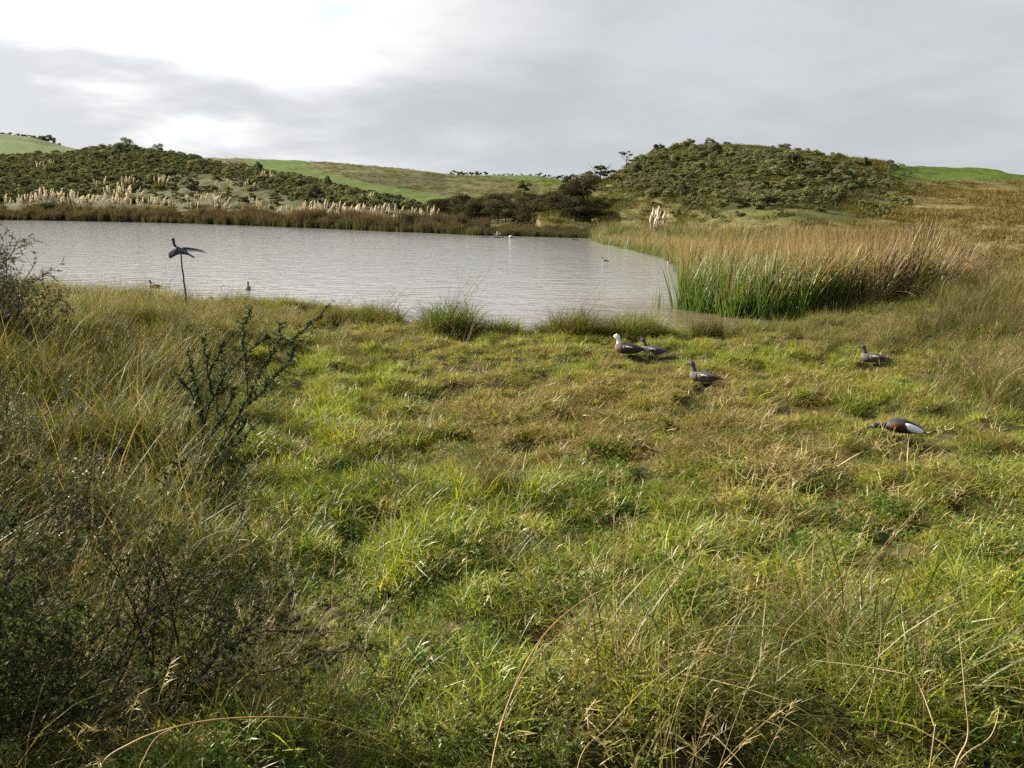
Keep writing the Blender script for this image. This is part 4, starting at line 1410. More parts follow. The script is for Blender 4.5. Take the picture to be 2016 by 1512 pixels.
# ------------------------------------------------------------------ tussocks of the near shore and bank
def tussock(name, u, v, size, n, mat, label, cat, L=(0.35, 0.65), dead=0.25, wmm=(0.003, 0.006), seeds=0, tilt=(0.0, 0.8), bend=(0.3, 1.8), wide=1.0):
    g = np.random.default_rng(int(u * 7 + v))
    p = hit(u, v)
    e = empty(name, (p[0], p[1], p[2] - 0.02), g.uniform(0, 6.28) if wide == 1 else 0.0)
    size *= 1.35 if name == 'shore_tussock' else 1.0
    e.scale = (size * wide, size, size)
    tag(e, label, cat)
    nd = int(n * dead)
    ribbon_obj('blades', blades(int(n * 1.6), 0.34, L, wmm, tilt, bend, 5, g, bias=(0.1, 0)), mat, e)
    if nd:
        ribbon_obj('dead_blades', join([blades(nd, 0.40, (L[0] * 0.6, L[1]), wmm, (0.3, 1.4), (0.2, 1.2), 4, g)]), M_THATCH, e)
    if seeds:
        ribbon_obj('seed_stems', join([stalk_part(np.random.default_rng(seeds + k), 10, (L[1] * 0.9, L[1] * 1.7)) for k in range(3)]), M_STALK, e)
    return e


for a in (('shore_tussock', 745, 640, 1.0, 520, M_TANGLE, 'straw brown tussock at the shore left of the little inlet', 'tussock', (0.35, 0.6), .5, (.004, .008), 5, (0, .9), (.3, 1.8), 1.6),
          ('shore_tussock', 660, 632, 0.8, 420, M_TANGLE, 'low spreading tussock on the shore behind the gorse tip', 'tussock', (0.35, 0.6), .5, (.004, .008), 5, (0, .9), (.3, 1.8), 1.7),
          ('shore_tussock', 885, 652, 1.15, 640, M_TUSSOCK, 'tallest tussock on the shore right of the inlet, straw topped', 'tussock', (0.4, 0.7), .5, (.004, .008), 9, (0, .8), (.3, 1.6), 1.3),
          ('shore_tussock', 985, 656, 0.75, 520, M_TUSSOCK, 'low dark green tussock second right of the inlet', 'tussock', (0.35, 0.6), .2, (.004, .008), 0, (0, .9), (.3, 1.8), 1.7),
          ('shore_tussock', 1130, 658, 1.0, 600, M_TANGLE, 'straw seeded tussock midway along the right shore', 'tussock', (0.35, 0.65), .5, (.004, .008), 14, (0, .8), (.3, 1.6), 1.3),
          ('shore_tussock', 1245, 660, 0.95, 760, M_TUSSOCK, 'broad dark green tussock behind the white headed decoy', 'tussock', (0.35, 0.65), .25, (.004, .008), 0, (0, .9), (.3, 1.8), 1.7),
          ('shore_tussock', 1075, 655, 0.55, 300, M_TUSSOCK, 'small green tussock between the two straw topped ones', 'tussock', (0.35, 0.6), .4, (.004, .008), 0, (0, .9), (.3, 1.8), 1.4),
          ('rush_clump', 1393, 668, 0.95, 420, M_RUSH, 'upright dark green rush clump standing at the water edge', 'rush clump', (0.35, 0.62), .0, (.005, .009), 0, (0, .35), (0, .5), 1.2),
          ('bank_tussock', 715, 722, 0.75, 460, M_TANGLE, 'brown tussock on the bank right of the gorse top', 'tussock', (0.3, 0.55), .8, (.003, .006), 0, (0, .9), (.4, 1.8), 1.3),
          ('bank_tussock', 745, 930, 0.42, 420, M_TUSSOCK, 'rounded green tussock throwing a dark shadow in mid bank', 'tussock', (0.35, 0.6), .1, (.006, .011), 0, (0, .7), (.4, 1.6), 1.0),
          ('bank_tussock', 985, 985, 0.5, 300, M_TANGLE, 'upright tawny tussock in the middle of the bank', 'tussock', (0.4, 0.75), .4, (.004, .008), 3, (0, .4), (.1, 1.0), 1.0),
          ('bank_tussock', 1015, 1110, 0.42, 420, M_TUSSOCK, 'dark leafy tussock in front of the upright tawny one', 'tussock', (0.35, 0.65), .3, (.006, .011), 0, (0, .9), (.4, 1.6), 1.3),
          ('bank_tussock', 1395, 1085, 0.30, 300, M_MOWN, 'small pale spiky tussock right of centre', 'tussock', (0.3, 0.6), .6, (.006, .01), 0, (0, .9), (.2, 1.0), 1.0),
          ('bank_tussock', 1765, 815, 0.42, 360, M_TANGLE, 'brown tussock with dark shaded side between two right hand decoys', 'tussock', (0.4, 0.7), .8, (.005, .01), 0, (0, .6), (.2, 1.2), 1.0),
          ('bank_tussock', 1690, 885, 0.30, 300, M_TANGLE, 'low dark tussock left of the feeding decoy', 'tussock', (0.3, 0.6), .8, (.005, .01), 0, (0, .9), (.2, 1.2), 1.3),
          ('bank_tussock', 590, 880, 0.45, 360, M_TANGLE, 'matted straw tussock right of the gorse foot', 'tussock', (0.3, 0.6), .9, (.004, .008), 0, (0.2, 1.2), (.2, 1.2), 1.3),
          ('bank_tussock', 1960, 775, 0.9, 420, M_TANGLE, 'pale straw tussock at the right edge of the bank', 'tussock', (0.35, 0.65), .8, (.004, .007), 21, (0, .8), (.2, 1.2), 1.2),
          ('bank_tussock', 1945, 880, 0.5, 360, M_TANGLE, 'dark hollow tussock right of the white feathers', 'tussock', (0.3, 0.6), .9, (.004, .008), 0, (0.1, 1.1), (.2, 1.2), 1.6),
          ('bank_tussock', 1630, 1270, 0.45, 420, M_TANGLE, 'flattened long bladed tussock with a dark hollow, lower right', 'tussock', (0.5, 0.9), .4, (.006, .012), 0, (0.3, 1.2), (.2, 1.2), 1.3),
          ('bank_tussock', 400, 655, 0.9, 520, M_TANGLE, 'russet tussock in front of the pole foot', 'tussock', (0.3, 0.55), .9, (.003, .006), 4, (0, 1.1), (.3, 1.6), 1.8),
          ('tall_grass_clump', 325, 612, 1.0, 60, M_MOWN, 'tall yellow green cane grass beside the pole', 'grass clump', (0.5, 1.05), .0, (.010, .022), 33, (0, .35), (0, .5), 1.3)):
    tussock(*a)

gr_ = np.random.default_rng(5)
p_ = at_plane(1298, 607)
rc = ribbon_obj('reed_clump', reed_tuft(gr_, 22, (0.5, 0.95), (0.012, 0.02), 0.28, (0.05, 0)), M_REED)
rc.location = (p_[0], p_[1], -0.08)
tag(rc, 'small reed clump standing alone in the water left of the bed', 'reeds')
for k, (u, v, s) in enumerate(((1345, 606, 0.85), (1362, 560, 0.8))):
    p_ = at_plane(u, v)
    rc = ribbon_obj('reed_clump', reed_tuft(np.random.default_rng(50 + k), 34, (1.5, 2.4), (0.014, 0.026), 0.25, (0.08, 0)), M_REED)
    rc.location = (p_[0], p_[1], -0.08)
    rc.scale = (s, s, s)
    tag(rc, ('green reed clump at the front left corner of the reed bed', 'green reed clump behind the corner of the reed bed')[k], 'reeds')


# ------------------------------------------------------------------ woody plants of the foreground
def woody(name, base, nstem, L, lean, spread, twigs, twig_len, leaf, per, mats, label, cat, seed, narrow=False, sub=4, stem_r=0.006, droop=0.0):
    g = np.random.default_rng(seed)
    stems, P, N = [], [], []
    for k in range(nstem):
        a = g.uniform(0, 6.28)
        d = np.array([math.cos(a) * spread + lean[0], math.sin(a) * spread + lean[1], 1.0])
        d += g.normal(0, 0.12, 3)
        d /= np.linalg.norm(d)
        ln = L * g.uniform(0.6, 1.05)
        p = np.array([g.normal(0, 0.05), g.normal(0, 0.05), -0.03])
        pts = [p]
        for i in range(9):
            d = d + g.normal(0, 0.09, 3) + np.array([0, 0, -droop * 0.1])
            d /= np.linalg.norm(d)
            p = p + d * ln / 9
            pts.append(p)
        pts = np.array(pts)
        stems.append(tube(pts, np.linspace(stem_r, stem_r * 0.25, 10), 5))
        for t in range(twigs):
            s = g.uniform(0.18, 1.0)
            i = min(int(s * 9), 8)
            q = pts[i] + (pts[i + 1] - pts[i]) * (s * 9 - i)
            td = (pts[i + 1] - pts[i]) / (np.linalg.norm(pts[i + 1] - pts[i]) + 1e-9) * 0.8 + g.normal(0, 0.55, 3)
            td /= np.linalg.norm(td)
            tl = twig_len * g.uniform(0.5, 1.1) * (1.15 - 0.5 * s)
            tp = [q]
            for j in range(4):
                td = td + g.normal(0, 0.12, 3)
                td /= np.linalg.norm(td)
                tp.append(tp[-1] + td * tl / 4)
            tp = np.array(tp)
            stems.append(tube(tp, np.linspace(stem_r * 0.35, stem_r * 0.12, 5), 3))
            for m in range(sub):
                j = g.uniform(0.15, 1.0) * 4
                jj = min(int(j), 3)
                b = tp[jj] + (tp[jj + 1] - tp[jj]) * (j - jj)
                sd = td * 0.7 + g.normal(0, 0.5, 3)
                sd /= np.linalg.norm(sd)
                s2 = tl * 0.45 * g.uniform(0.4, 1)
                if s2 > 0.02:
                    stems.append(tube(np.array([b, b + sd * s2 * 0.5, b + sd * s2]), stem_r * 0.1, 3))
                f = g.uniform(0, 1, per)
                P.append(b + sd * (s2 * f)[:, None] + g.normal(0, leaf * 0.35, (per, 3)))
                N.append(np.tile(sd, (per, 1)) if not narrow else g.normal(0, 1, (per, 3)))
    P = np.concatenate(P)
    N = np.concatenate(N)
    P[:, 2] = np.maximum(P[:, 2], 0.01)
    e = empty(name, base)
    tag(e, label, cat)
    st = join(stems)
    ribbon_obj('stems', st, mats[0], e)
    ribbon_obj('foliage', leaves(P, N, leaf, g, 4.5 if narrow else 2.4, jitter=0.9), mats[1], e, smooth=False)
    return e


def foot(u, v):
    p = hit(u, v)
    return (p[0], p[1], p[2] - 0.02)


woody('dark_shrub', foot(290, 1420), 11, 1.0, (0.4, 0.1), 0.5, 17, 0.26, 0.0075, 7, (M_TWIG, M_SHRUB), 'largest dark small leaved shrub filling the lower left of the bank', 'shrub', 1)
woody('dark_shrub', foot(120, 1460), 8, 0.9, (0.2, 0.1), 0.5, 15, 0.26, 0.0075, 7, (M_TWIG, M_SHRUB), 'dark small leaved shrub in the bottom left corner', 'shrub', 2)
woody('dark_shrub', foot(480, 1330), 8, 0.75, (0.4, 0.15), 0.5, 14, 0.24, 0.0075, 7, (M_TWIG, M_SHRUB), 'dark low shrub leaning right beside the biggest dark shrub', 'shrub', 3)
woody('dark_shrub', foot(400, 1040), 7, 0.8, (0.25, 0.1), 0.4, 16, 0.24, 0.010, 9, (M_TWIG, M_SHRUB), 'dark sparse shrub at the foot of the gorse', 'shrub', 4)
woody('dark_shrub', foot(-40, 1400), 7, 0.8, (0.25, 0.1), 0.5, 14, 0.24, 0.0075, 7, (M_TWIG, M_SHRUB), 'dark shrub at the left edge below the olive one', 'shrub', 22)
for k, (x_, y_, h_) in enumerate(((-1.75, 2.2, 0.85), (-2.45, 3.0, 1.05))):  # dense shrubs added here to shade the bottom left corner
    woody('shade_shrub', (x_, y_, ground(x_, y_) - 0.02), 13, h_, (0.1, 0.0), 0.45, 22, 0.32, 0.0085, 11, (M_TWIG, M_SHRUB),
          ('dense dark shrub added in the very bottom left corner to shade the grass', 'dense dark shrub added for shade on the left edge behind the corner shrub')[k], 'shrub', 31 + k)
woody('olive_shrub', foot(140, 1130), 9, 0.95, (0.1, 0.0), 0.4, 20, 0.26, 0.010, 9, (M_TWIG, M_MANUKA), 'olive twiggy shrub among the tall grass at left', 'shrub', 5)
woody('feathery_shrub', foot(-70, 1010), 12, 1.25, (0.35, 0.05), 0.4, 20, 0.36, 0.005, 12, (M_TWIG, M_MANUKA), 'dark feathery shrub reaching in from the left edge', 'shrub', 6, narrow=True)
woody('feathery_shrub', foot(10, 720), 18, 1.75, (0.30, 0.05), 0.4, 22, 0.5, 0.009, 12, (M_TWIG, M_MANUKA), 'grey feathery shrub against the water at the left edge', 'shrub', 7, narrow=True, stem_r=0.01)
woody('feathery_shrub', foot(-60, 700), 18, 2.0, (0.30, 0.05), 0.35, 22, 0.55, 0.009, 12, (M_TWIG, M_MANUKA), 'taller feathery shrub cut by the left edge above the lake', 'shrub', 8, narrow=True, stem_r=0.01)
woody('seedling', foot(1060, 1560), 10, 0.46, (0.05, 0.1), 0.35, 14, 0.10, 0.0045, 10, (M_TWIG, M_SEEDLING), 'yellow green seedling at the bottom edge near the middle', 'seedling', 9, narrow=True, stem_r=0.003)
woody('seedling', foot(830, 1570), 7, 0.46, (0.0, 0.1), 0.3, 12, 0.10, 0.006, 10, (M_TWIG, M_SEEDLING), 'yellow green seedling left of the other one at the bottom edge', 'seedling', 10, stem_r=0.003)


def gorse():
    g = np.random.default_rng(111)
    Y = 6.9
    lines = [[(392, 975, 0), (431, 897, .0), (448, 853, .0), (476, 805, .05), (500, 760, .05), (521, 715, .1), (555, 681, .1), (590, 660, .15), (620, 632, .2), (645, 603, .2)],
             [(392, 975, 0), (396, 880, -.1), (400, 830, -.15), (392, 784, -.2), (380, 740, -.2), (369, 692, -.25)],
             [(396, 860, -.1), (415, 790, -.05), (410, 730, -.1), (402, 690, -.1), (400, 662, -.1)],
             [(448, 853, 0), (490, 790, .1), (485, 730, .2), (478, 680, .3), (480, 640, .3), (493, 610, .3)],
             [(405, 810, 0), (440, 740, .1), (480, 700, .15), (530, 660, .2)],
             [(476, 805, .05), (520, 770, -.1), (545, 740, -.15), (575, 700, -.2), (580, 668, -.2)],
             [(400, 830, -.1), (375, 770, -.3), (355, 745, -.4), (345, 735, -.4)],
             [(500, 760, 0), (525, 755, -.2), (535, 765, -.3)],
             [(521, 715, .1), (552, 660, .3), (548, 632, .3)],
             [(410, 740, -.1), (430, 700, -.2), (440, 672, -.2)],
             [(431, 897, 0), (455, 905, -.2), (480, 915, -.3)], [(420, 920, 0), (440, 950, -.2), (470, 960, -.3)],
             [(448, 853, 0), (425, 800, .2), (430, 760, .3), (445, 720, .3)], [(404, 940, 0), (380, 900, -.1), (368, 860, -.2), (372, 830, -.2)], [(415, 925, 0), (440, 880, -.3), (470, 850, -.4), (485, 820, -.4)],
             [(400, 880, -.1), (420, 850, -.3), (450, 800, -.4), (462, 760, -.4)], [(396, 900, .1), (385, 840, .2), (420, 780, .3), (450, 760, .3)], [(431, 897, 0), (470, 870, .2), (500, 840, .3)]]
    root = hit(392, 975)
    e = empty('gorse_bush', tuple(root))
    tag(e, 'dark spiny gorse bush with long arms reaching over the bank to the right', 'gorse bush')
    stems, Vs = [], []
    B, D, Ls = [], [], []
    for ln in lines:
        pts = np.array([at_range(u, v, Y + dy + (0 if i else 0)) for i, (u, v, dy) in enumerate(ln)]) - root
        t = np.linspace(0, len(pts) - 1, (len(pts) - 1) * 6 + 1)
        pp = np.stack([np.interp(t, np.arange(len(pts)), pts[:, k]) for k in range(3)], -1)
        pp[1:-1] += g.normal(0, 0.006, pp[1:-1].shape)
        stems.append(tube(pp, np.linspace(0.008, 0.003, len(pp)), 5))
        seg = np.linalg.norm(np.diff(pp, axis=0), axis=1)
        cum = np.concatenate([[0], np.cumsum(seg)])
        n = int(cum[-1] * 105)
        s = g.uniform(0.06, 1, n) ** 0.85 * cum[-1]
        base = np.stack([np.interp(s, cum, pp[:, k]) for k in range(3)], -1)
        ax = pp[-1] - pp[0]
        ax /= np.linalg.norm(ax)
        for b, ss in zip(base, s):
            d = ax * 0.7 + g.normal(0, 0.75, 3)
            d /= np.linalg.norm(d)
            L = (0.015 + 0.17 * g.uniform() ** 2.0) * (0.35 + 1.3 * float(vnoise(np.array([ss * 7.0]), np.array([ln[1][0] * 0.1]), 3)[0])) * (1.15 - 0.5 * ss / cum[-1])
            stems.append(tube(np.array([b, b + d * L]), (0.0018, 0.0008), 3))
            m = 12
            f = g.uniform(0.1, 1.05, m)
            B.append(b + d * (L * f)[:, None])
            dd = d * 0.6 + g.normal(0, 0.65, (m, 3))
            D.append(dd / np.linalg.norm(dd, axis=1)[:, None])
            Ls.append(g.uniform(0.014, 0.034, m))
    B, D, Ls = np.concatenate(B), np.concatenate(D), np.concatenate(Ls)
    n = len(B)
    side = np.cross(D, g.normal(0, 1, (n, 3)))
    side /= np.linalg.norm(side, axis=1)[:, None]
    s2 = np.cross(D, side)
    V = np.stack([B - side * 0.0030, B + side * 0.0015 + s2 * 0.0026, B + side * 0.0015 - s2 * 0.0026, B + D * Ls[:, None]], 1).reshape(-1, 3)
    F = (np.arange(n) * 4)[:, None, None] + np.array([[0, 1, 3], [1, 2, 3], [2, 0, 3]])[None]
    mesh_obj('spines', V, F.reshape(-1, 3), M_GORSE, e, smooth=False, attrs={'tip': np.zeros(len(V)), 'var': np.repeat(g.uniform(0, 1, n), 4)})
    ribbon_obj('branches', join(stems), M_TWIG, e)


gorse()


def long_stem(name, pts, r, mat, label, cat='stem', twigs=()):
    w = np.array([at_range(u, v, y * 0.84) for u, v, y in pts])
    root = w[0] + (w[0] - w[1]) * 0.15
    root[2] = ground(root[0], root[1]) - 0.02
    if root[2] < w[0][2]:
        w = np.concatenate([[root], w])           # rooted in the turf
    t = np.linspace(0, len(w) - 1, (len(w) - 1) * 7 + 1)
    i = np.clip(np.floor(t).astype(int), 0, len(w) - 2)
    f = (t - i)[:, None]
    p0, p1, p2, p3 = w[np.maximum(i - 1, 0)], w[i], w[i + 1], w[np.minimum(i + 2, len(w) - 1)]
    c = 0.5 * ((2 * p1) + (-p0 + p2) * f + (2 * p0 - 5 * p1 + 4 * p2 - p3) * f ** 2 + (-p0 + 3 * p1 - 3 * p2 + p3) * f ** 3)
    v, fc, _, _ = tube(c - w[0], np.linspace(r, r * 0.4, len(c)), 6)
    o = mesh_obj(name, v, fc, mat)
    o.location = w[0]
    tag(o, label, cat)
    return o


long_stem('arching_stem', [(965, 1530, 2.35), (1000, 1385, 2.6), (1060, 1265, 2.8), (1130, 1195, 3.0), (1210, 1150, 3.1), (1300, 1112, 3.2), (1412, 1150, 3.3)], 0.0028, M_CULM, 'long orange brown stem arching up from the bottom middle')
long_stem('arching_stem', [(190, 1540, 1.95), (260, 1462, 2.0), (400, 1420, 2.05), (560, 1412, 2.1), (660, 1425, 2.15), (760, 1465, 2.15), (850, 1530, 2.15)], 0.0026, M_CULM, 'orange stem bowed in a low arch across the bottom left')
long_stem('arching_stem', [(1000, 1390, 2.7), (1060, 1290, 2.8), (1150, 1215, 2.9), (1240, 1195, 3.0), (1300, 1230, 3.0)], 0.0018, M_STRAW, 'thinner straw stem arching beside the long orange one')
long_stem('arching_stem', [(275, 1545, 1.95), (285, 1490, 2.0), (310, 1450, 2.05), (345, 1432, 2.05)], 0.0016, M_CULM, 'short orange shoot under the bowed stem')
long_stem('dry_stem', [(1140, 1500, 2.4), (1200, 1430, 2.5), (1300, 1330, 2.6), (1400, 1290, 2.7), (1490, 1312, 2.8)], 0.002, M_STRAW, 'straw stem curving over the lower right grass')
long_stem('dry_stem', [(1880, 1510, 2.4), (1905, 1450, 2.45), (1900, 1370, 2.5), (1888, 1240, 2.6)], 0.0032, M_STRAW, 'pale kinked stem standing at the lower right')
long_stem('dry_stem', [(1885, 1505, 2.4), (1950, 1450, 2.45), (1968, 1390, 2.5)], 0.0028, M_STRAW, 'pale stem branching right from the kinked one')
long_stem('dry_stem', [(1840, 1440, 2.5), (1838, 1425, 2.5), (1810, 1350, 2.6), (1790, 1330, 2.6), (1700, 1312, 2.7), (1600, 1300, 2.8)], 0.0026, M_STRAW, 'pale stem bent over flat in the lower right')
long_stem('dry_stem', [(1540, 1270, 3.0), (1580, 1210, 3.05), (1640, 1150, 3.1), (1720, 1080, 3.2)], 0.0018, M_STRAW, 'straight yellow stem slanting up right of centre')
long_stem('dry_stem', [(690, 985, 5.0), (705, 1040, 4.9), (712, 960, 5.0), (725, 885, 5.1)], 0.002, M_STRAW, 'upright pale stem left of the rounded green tussock')

# ------------------------------------------------------------------ duck decoys
M_GREY = plain_mat('grey_plumage', (0.105, 0.096, 0.084), 0.75, (0.060, 0.055, 0.050), 60, 0.2, 0.2)
M_DARK = plain_mat('dark_plumage', (0.022, 0.022, 0.024), 0.6, (0.040, 0.040, 0.042), 50, 0.2, 0.3)
M_SLATE = plain_mat('slate_plumage', (0.060, 0.060, 0.062), 0.65, (0.035, 0.035, 0.037), 50, 0.2, 0.3)
M_CHEST = plain_mat('chestnut_plumage', (0.085, 0.030, 0.017), 0.7, (0.050, 0.019, 0.012), 50, 0.2, 0.2)
M_BREAST = plain_mat('brown_breast', (0.135, 0.082, 0.060), 0.7, (0.095, 0.058, 0.044), 40, 0.2, 0.2)
M_WHITE = plain_mat('white_plumage', (0.78, 0.78, 0.76), 0.6, (0.66, 0.66, 0.64), 40, 0.1, 0.2)
M_PALE = plain_mat('pale_plumage', (0.36, 0.34, 0.31), 0.7, (0.24, 0.22, 0.20), 40, 0.1, 0.2)
M_BLACK = plain_mat('black_bill', (0.012, 0.012, 0.013), 0.35, (0.02, 0.02, 0.02), 20)
M_WOOD = plain_mat('dark_pole_wood', (0.060, 0.045, 0.032), 0.85, (0.030, 0.022, 0.016), 30, 0.3)
M_BOARD = plain_mat('wet_board', (0.075, 0.062, 0.050), 0.7, (0.045, 0.038, 0.032), 15)
M_PVC = plain_mat('white_post', (0.42, 0.42, 0.41), 0.7, (0.30, 0.30, 0.29), 8, 0.0, 0.1)


def loft(secs, ns=14):
    """secs: (x, y, z, half width, half height); closed at both ends"""
    V, F = [], []
    for (x, y, z, hw, hh) in secs:
        for k in range(ns):
            a = 2 * math.pi * k / ns
            V.append((x, y + hw * math.cos(a), z + hh * math.sin(a)))
    for i in range(len(secs) - 1):
        for k in range(ns):
            k2 = (k + 1) % ns
            F.append((i * ns + k, (i + 1) * ns + k, (i + 1) * ns + k2, i * ns + k2))
    F.append(tuple(range(ns)))
    F.append(tuple((len(secs) - 1) * ns + k for k in reversed(range(ns))))
    return V, F


def loft_path(pts, rads, ns=12, squash=1.0):
    v, f, _, _ = tube(np.array(pts), rads, ns)
    v = v.tolist()
    f = [tuple(q) for q in f.tolist()]
    f.append(tuple(reversed(range(ns))))
    f.append(tuple(len(v) - ns + k for k in range(ns)))
    return v, f


def smooth_secs(secs, n):
    a = np.array(secs, float)
    t = np.linspace(0, len(a) - 1, n)
    i = np.clip(np.floor(t).astype(int), 0, len(a) - 2)
    f = (t - i)[:, None]
    p0, p1, p2, p3 = a[np.maximum(i - 1, 0)], a[i], a[i + 1], a[np.minimum(i + 2, len(a) - 1)]
    c = 0.5 * ((2 * p1) + (-p0 + p2) * f + (2 * p0 - 5 * p1 + 4 * p2 - p3) * f ** 2 + (-p0 + 3 * p1 - 3 * p2 + p3) * f ** 3)
    c[:, 3:] = np.maximum(c[:, 3:], 0.002)
    return c


def part(name, vf, mat, parent):
    return mesh_obj(name, vf[0], vf[1], mat, parent)


def duck(loc, rz, s, body_m, head_m, breast_m, wing_m, tail_m, label, cat='duck decoy', cord=True, patch=True, rump_m=None, tilt=0.0):
    e = empty('duck_decoy', loc, rz)
    e.rotation_euler = (0, tilt, rz)
    e.scale = (s, s, s)
    tag(e, label, cat)
    body = smooth_secs([(-.235, 0, .115, .012, .012), (-.215, 0, .112, .060, .055), (-.15, 0, .100, .100, .088), (-.05, 0, .094, .115, .094), (.07, 0, .090, .108, .088), (.17, 0, .090, .082, .066), (.24, 0, .093, .050, .036), (.275, 0, .097, .020, .012)], 24)
    part('body', loft(body, 16), body_m, e)
    br = smooth_secs([(-.243, 0, .113, .012, .012), (-.222, 0, .110, .066, .060), (-.165, 0, .098, .101, .090), (-.095, 0, .092, .116, .094)], 10)
    part('breast', loft(br, 16), breast_m, e)
    part('tail', loft(smooth_secs([(.20, 0, .098, .055, .028), (.26, 0, .092, .055, .016), (.33, 0, .078, .045, .008), (.36, 0, .070, .03, .004)], 8), 12), tail_m, e)
    for sgn in (-1, 1):
        w = smooth_secs([(-.09, sgn * .085, .128, .006, .010), (-.06, sgn * .090, .124, .030, .045), (.03, sgn * .086, .120, .038, .054), (.13, sgn * .066, .118, .034, .042), (.22, sgn * .040, .112, .022, .024), (.29, sgn * .022, .104, .008, .008)], 16)
        wo = part('wing', loft(w, 12), wing_m, e)
        if patch:
            b = smooth_secs([(-.02, sgn * .122, .150, .004, .006), (.01, sgn * .124, .148, .006, .011), (.06, sgn * .119, .142, .006, .010), (.095, sgn * .110, .136, .003, .005)], 8)
            part('wing_bar', loft(b, 8), M_WHITE, wo)
        if rump_m:
            b = smooth_secs([(.09, sgn * .094, .118, .006, .02), (.13, sgn * .085, .114, .018, .036), (.19, sgn * .065, .110, .020, .030), (.25, sgn * .040, .104, .010, .012)], 8)
            part('flank_patch', loft(b, 10), rump_m, e)
    part('head', loft_path([(-.150, 0, .150), (-.172, 0, .205), (-.182, 0, .250), (-.190, 0, .280), (-.203, 0, .302), (-.222, 0, .312), (-.243, 0, .305), (-.258, 0, .295)],
                           [.052, .040, .034, .040, .046, .046, .036, .018], 14), head_m, e)
    bl = part('bill', loft(smooth_secs([(-.250, 0, .298, .020, .018), (-.280, 0, .290, .019, .013), (-.310, 0, .280, .018, .008), (-.328, 0, .275, .008, .004)], 8), 10), M_BLACK, e)
    for sgn in (-1, 1):
        part('eye', loft([(-.236, sgn * .036, .312, .001, .001), (-.232, sgn * .036, .312, .006, .006), (-.226, sgn * .037, .312, .006, .006), (-.222, sgn * .036, .312, .001, .001)], 8), M_BLACK, e)
    if cord:
        v, f, _, _ = tube(np.array([(-.10, .01, .18), (-.098, .01, .235), (-.09, .012, .262), (-.075, .015, .25), (-.07, .018, .185)]), .004, 5)
        mesh_obj('anchor_cord', v, f, M_BLACK, e)
    return e


def stand(u, v):
    p = hit(u, v)
    return (p[0], p[1], p[2] + 0.06)


duck(stand(1236, 703), -0.30, 1.16, M_DARK, M_WHITE, M_BREAST, M_DARK, M_DARK, 'white headed duck decoy with brown breast and black back')
duck(stand(1284, 704), -0.42, 1.02, M_GREY, M_SLATE, M_GREY, M_SLATE, M_DARK, 'dark grey duck decoy tucked behind the white headed one')
duck(stand(1384, 760), -0.48, 1.0, M_GREY, M_SLATE, M_GREY, M_GREY, M_DARK, 'grey duck decoy with chestnut rump alone in the middle of the grass', rump_m=M_CHEST)
duck(stand(1718, 720), -0.42, 0.98, M_GREY, M_SLATE, M_GREY, M_GREY, M_DARK, 'small grey duck decoy farthest right, before the straw grass', rump_m=M_CHEST, cord=False)


def feeding_decoy():
    e = empty('duck_decoy', stand(1772, 864), -0.18)
    e.rotation_euler = (0, 0.04, -0.18)
    tag(e, 'black duck decoy lying head down with chestnut flank and white wing panel', 'duck decoy')
    e.scale = (0.98, 0.98, 0.98)
    part('body', loft(smooth_secs([(-.20, 0, .09, .02, .02), (-.17, 0, .10, .06, .055), (-.08, 0, .105, .10, .088), (.03, 0, .10, .105, .085), (.13, 0, .085, .085, .066), (.21, 0, .065, .05, .036), (.26, 0, .05, .015, .01)], 22), 16), M_DARK, e)
    part('tail', loft(smooth_secs([(.17, 0, .07, .06, .03), (.23, 0, .055, .06, .018), (.29, 0, .035, .045, .008), (.31, 0, .03, .02, .004)], 8), 12), M_DARK, e)
    part('head', loft_path([(-.15, 0, .10), (-.21, -.01, .095), (-.26, -.02, .085), (-.30, -.03, .085), (-.33, -.035, .085), (-.36, -.04, .078)], [.05, .036, .032, .038, .040, .02], 14), M_DARK, e)
    part('bill', loft(smooth_secs([(-.355, -.04, .078, .018, .016), (-.39, -.043, .066, .018, .009), (-.415, -.045, .056, .008, .004)], 6), 10), M_BLACK, e)
    for sgn in (-1, 1):
        part('flank', loft(smooth_secs([(-.16, sgn * .058, .112, .008, .012), (-.12, sgn * .074, .118, .024, .040), (-.04, sgn * .086, .112, .030, .050), (.03, sgn * .084, .104, .026, .042), (.06, sgn * .078, .098, .010, .012)], 12), 12), M_CHEST, e)
        w = part('wing_panel', loft(smooth_secs([(-.01, sgn * .086, .135, .006, .012), (.04, sgn * .086, .118, .030, .042), (.12, sgn * .070, .092, .032, .046), (.20, sgn * .046, .066, .026, .034), (.26, sgn * .03, .045, .008, .010)], 14), 12), M_WHITE, e)
        part('eye', loft([(-.325, -.035 + sgn * .034, .098, .001, .001), (-.32, -.035 + sgn * .035, .098, .005, .005), (-.315, -.035 + sgn * .034, .098, .001, .001)], 8), M_BLACK, e)
    part('back', loft(smooth_secs([(-.10, 0, .165, .02, .010), (-.02, 0, .165, .06, .030), (.10, 0, .140, .06, .026), (.20, 0, .095, .045, .022), (.27, 0, .06, .01, .008)], 12), 12), M_DARK, e)


feeding_decoy()

# loose white feathers
gf = np.random.default_rng(66)
for k, (u, v, lab) in enumerate(((1868, 857, 'larger tuft of white feathers on the grass right of the feeding decoy'), (1845, 862, 'smaller pale feather beside the white feather tuft'))):
    p = hit(u, v)
    n = 8 if k == 0 else 3
    B = np.stack([gf.normal(0, 0.04, n), gf.normal(0, 0.03, n), gf.uniform(0.06, 0.12, n)], -1)
    o = ribbon_obj('feathers', blades(n, 0, (0.025, 0.05), (0.008, 0.016), (0.4, 1.6), (0.2, 1.2), 3, gf, base=B), M_PALE)
    o.location = tuple(p)
    tag(o, lab, 'feathers')


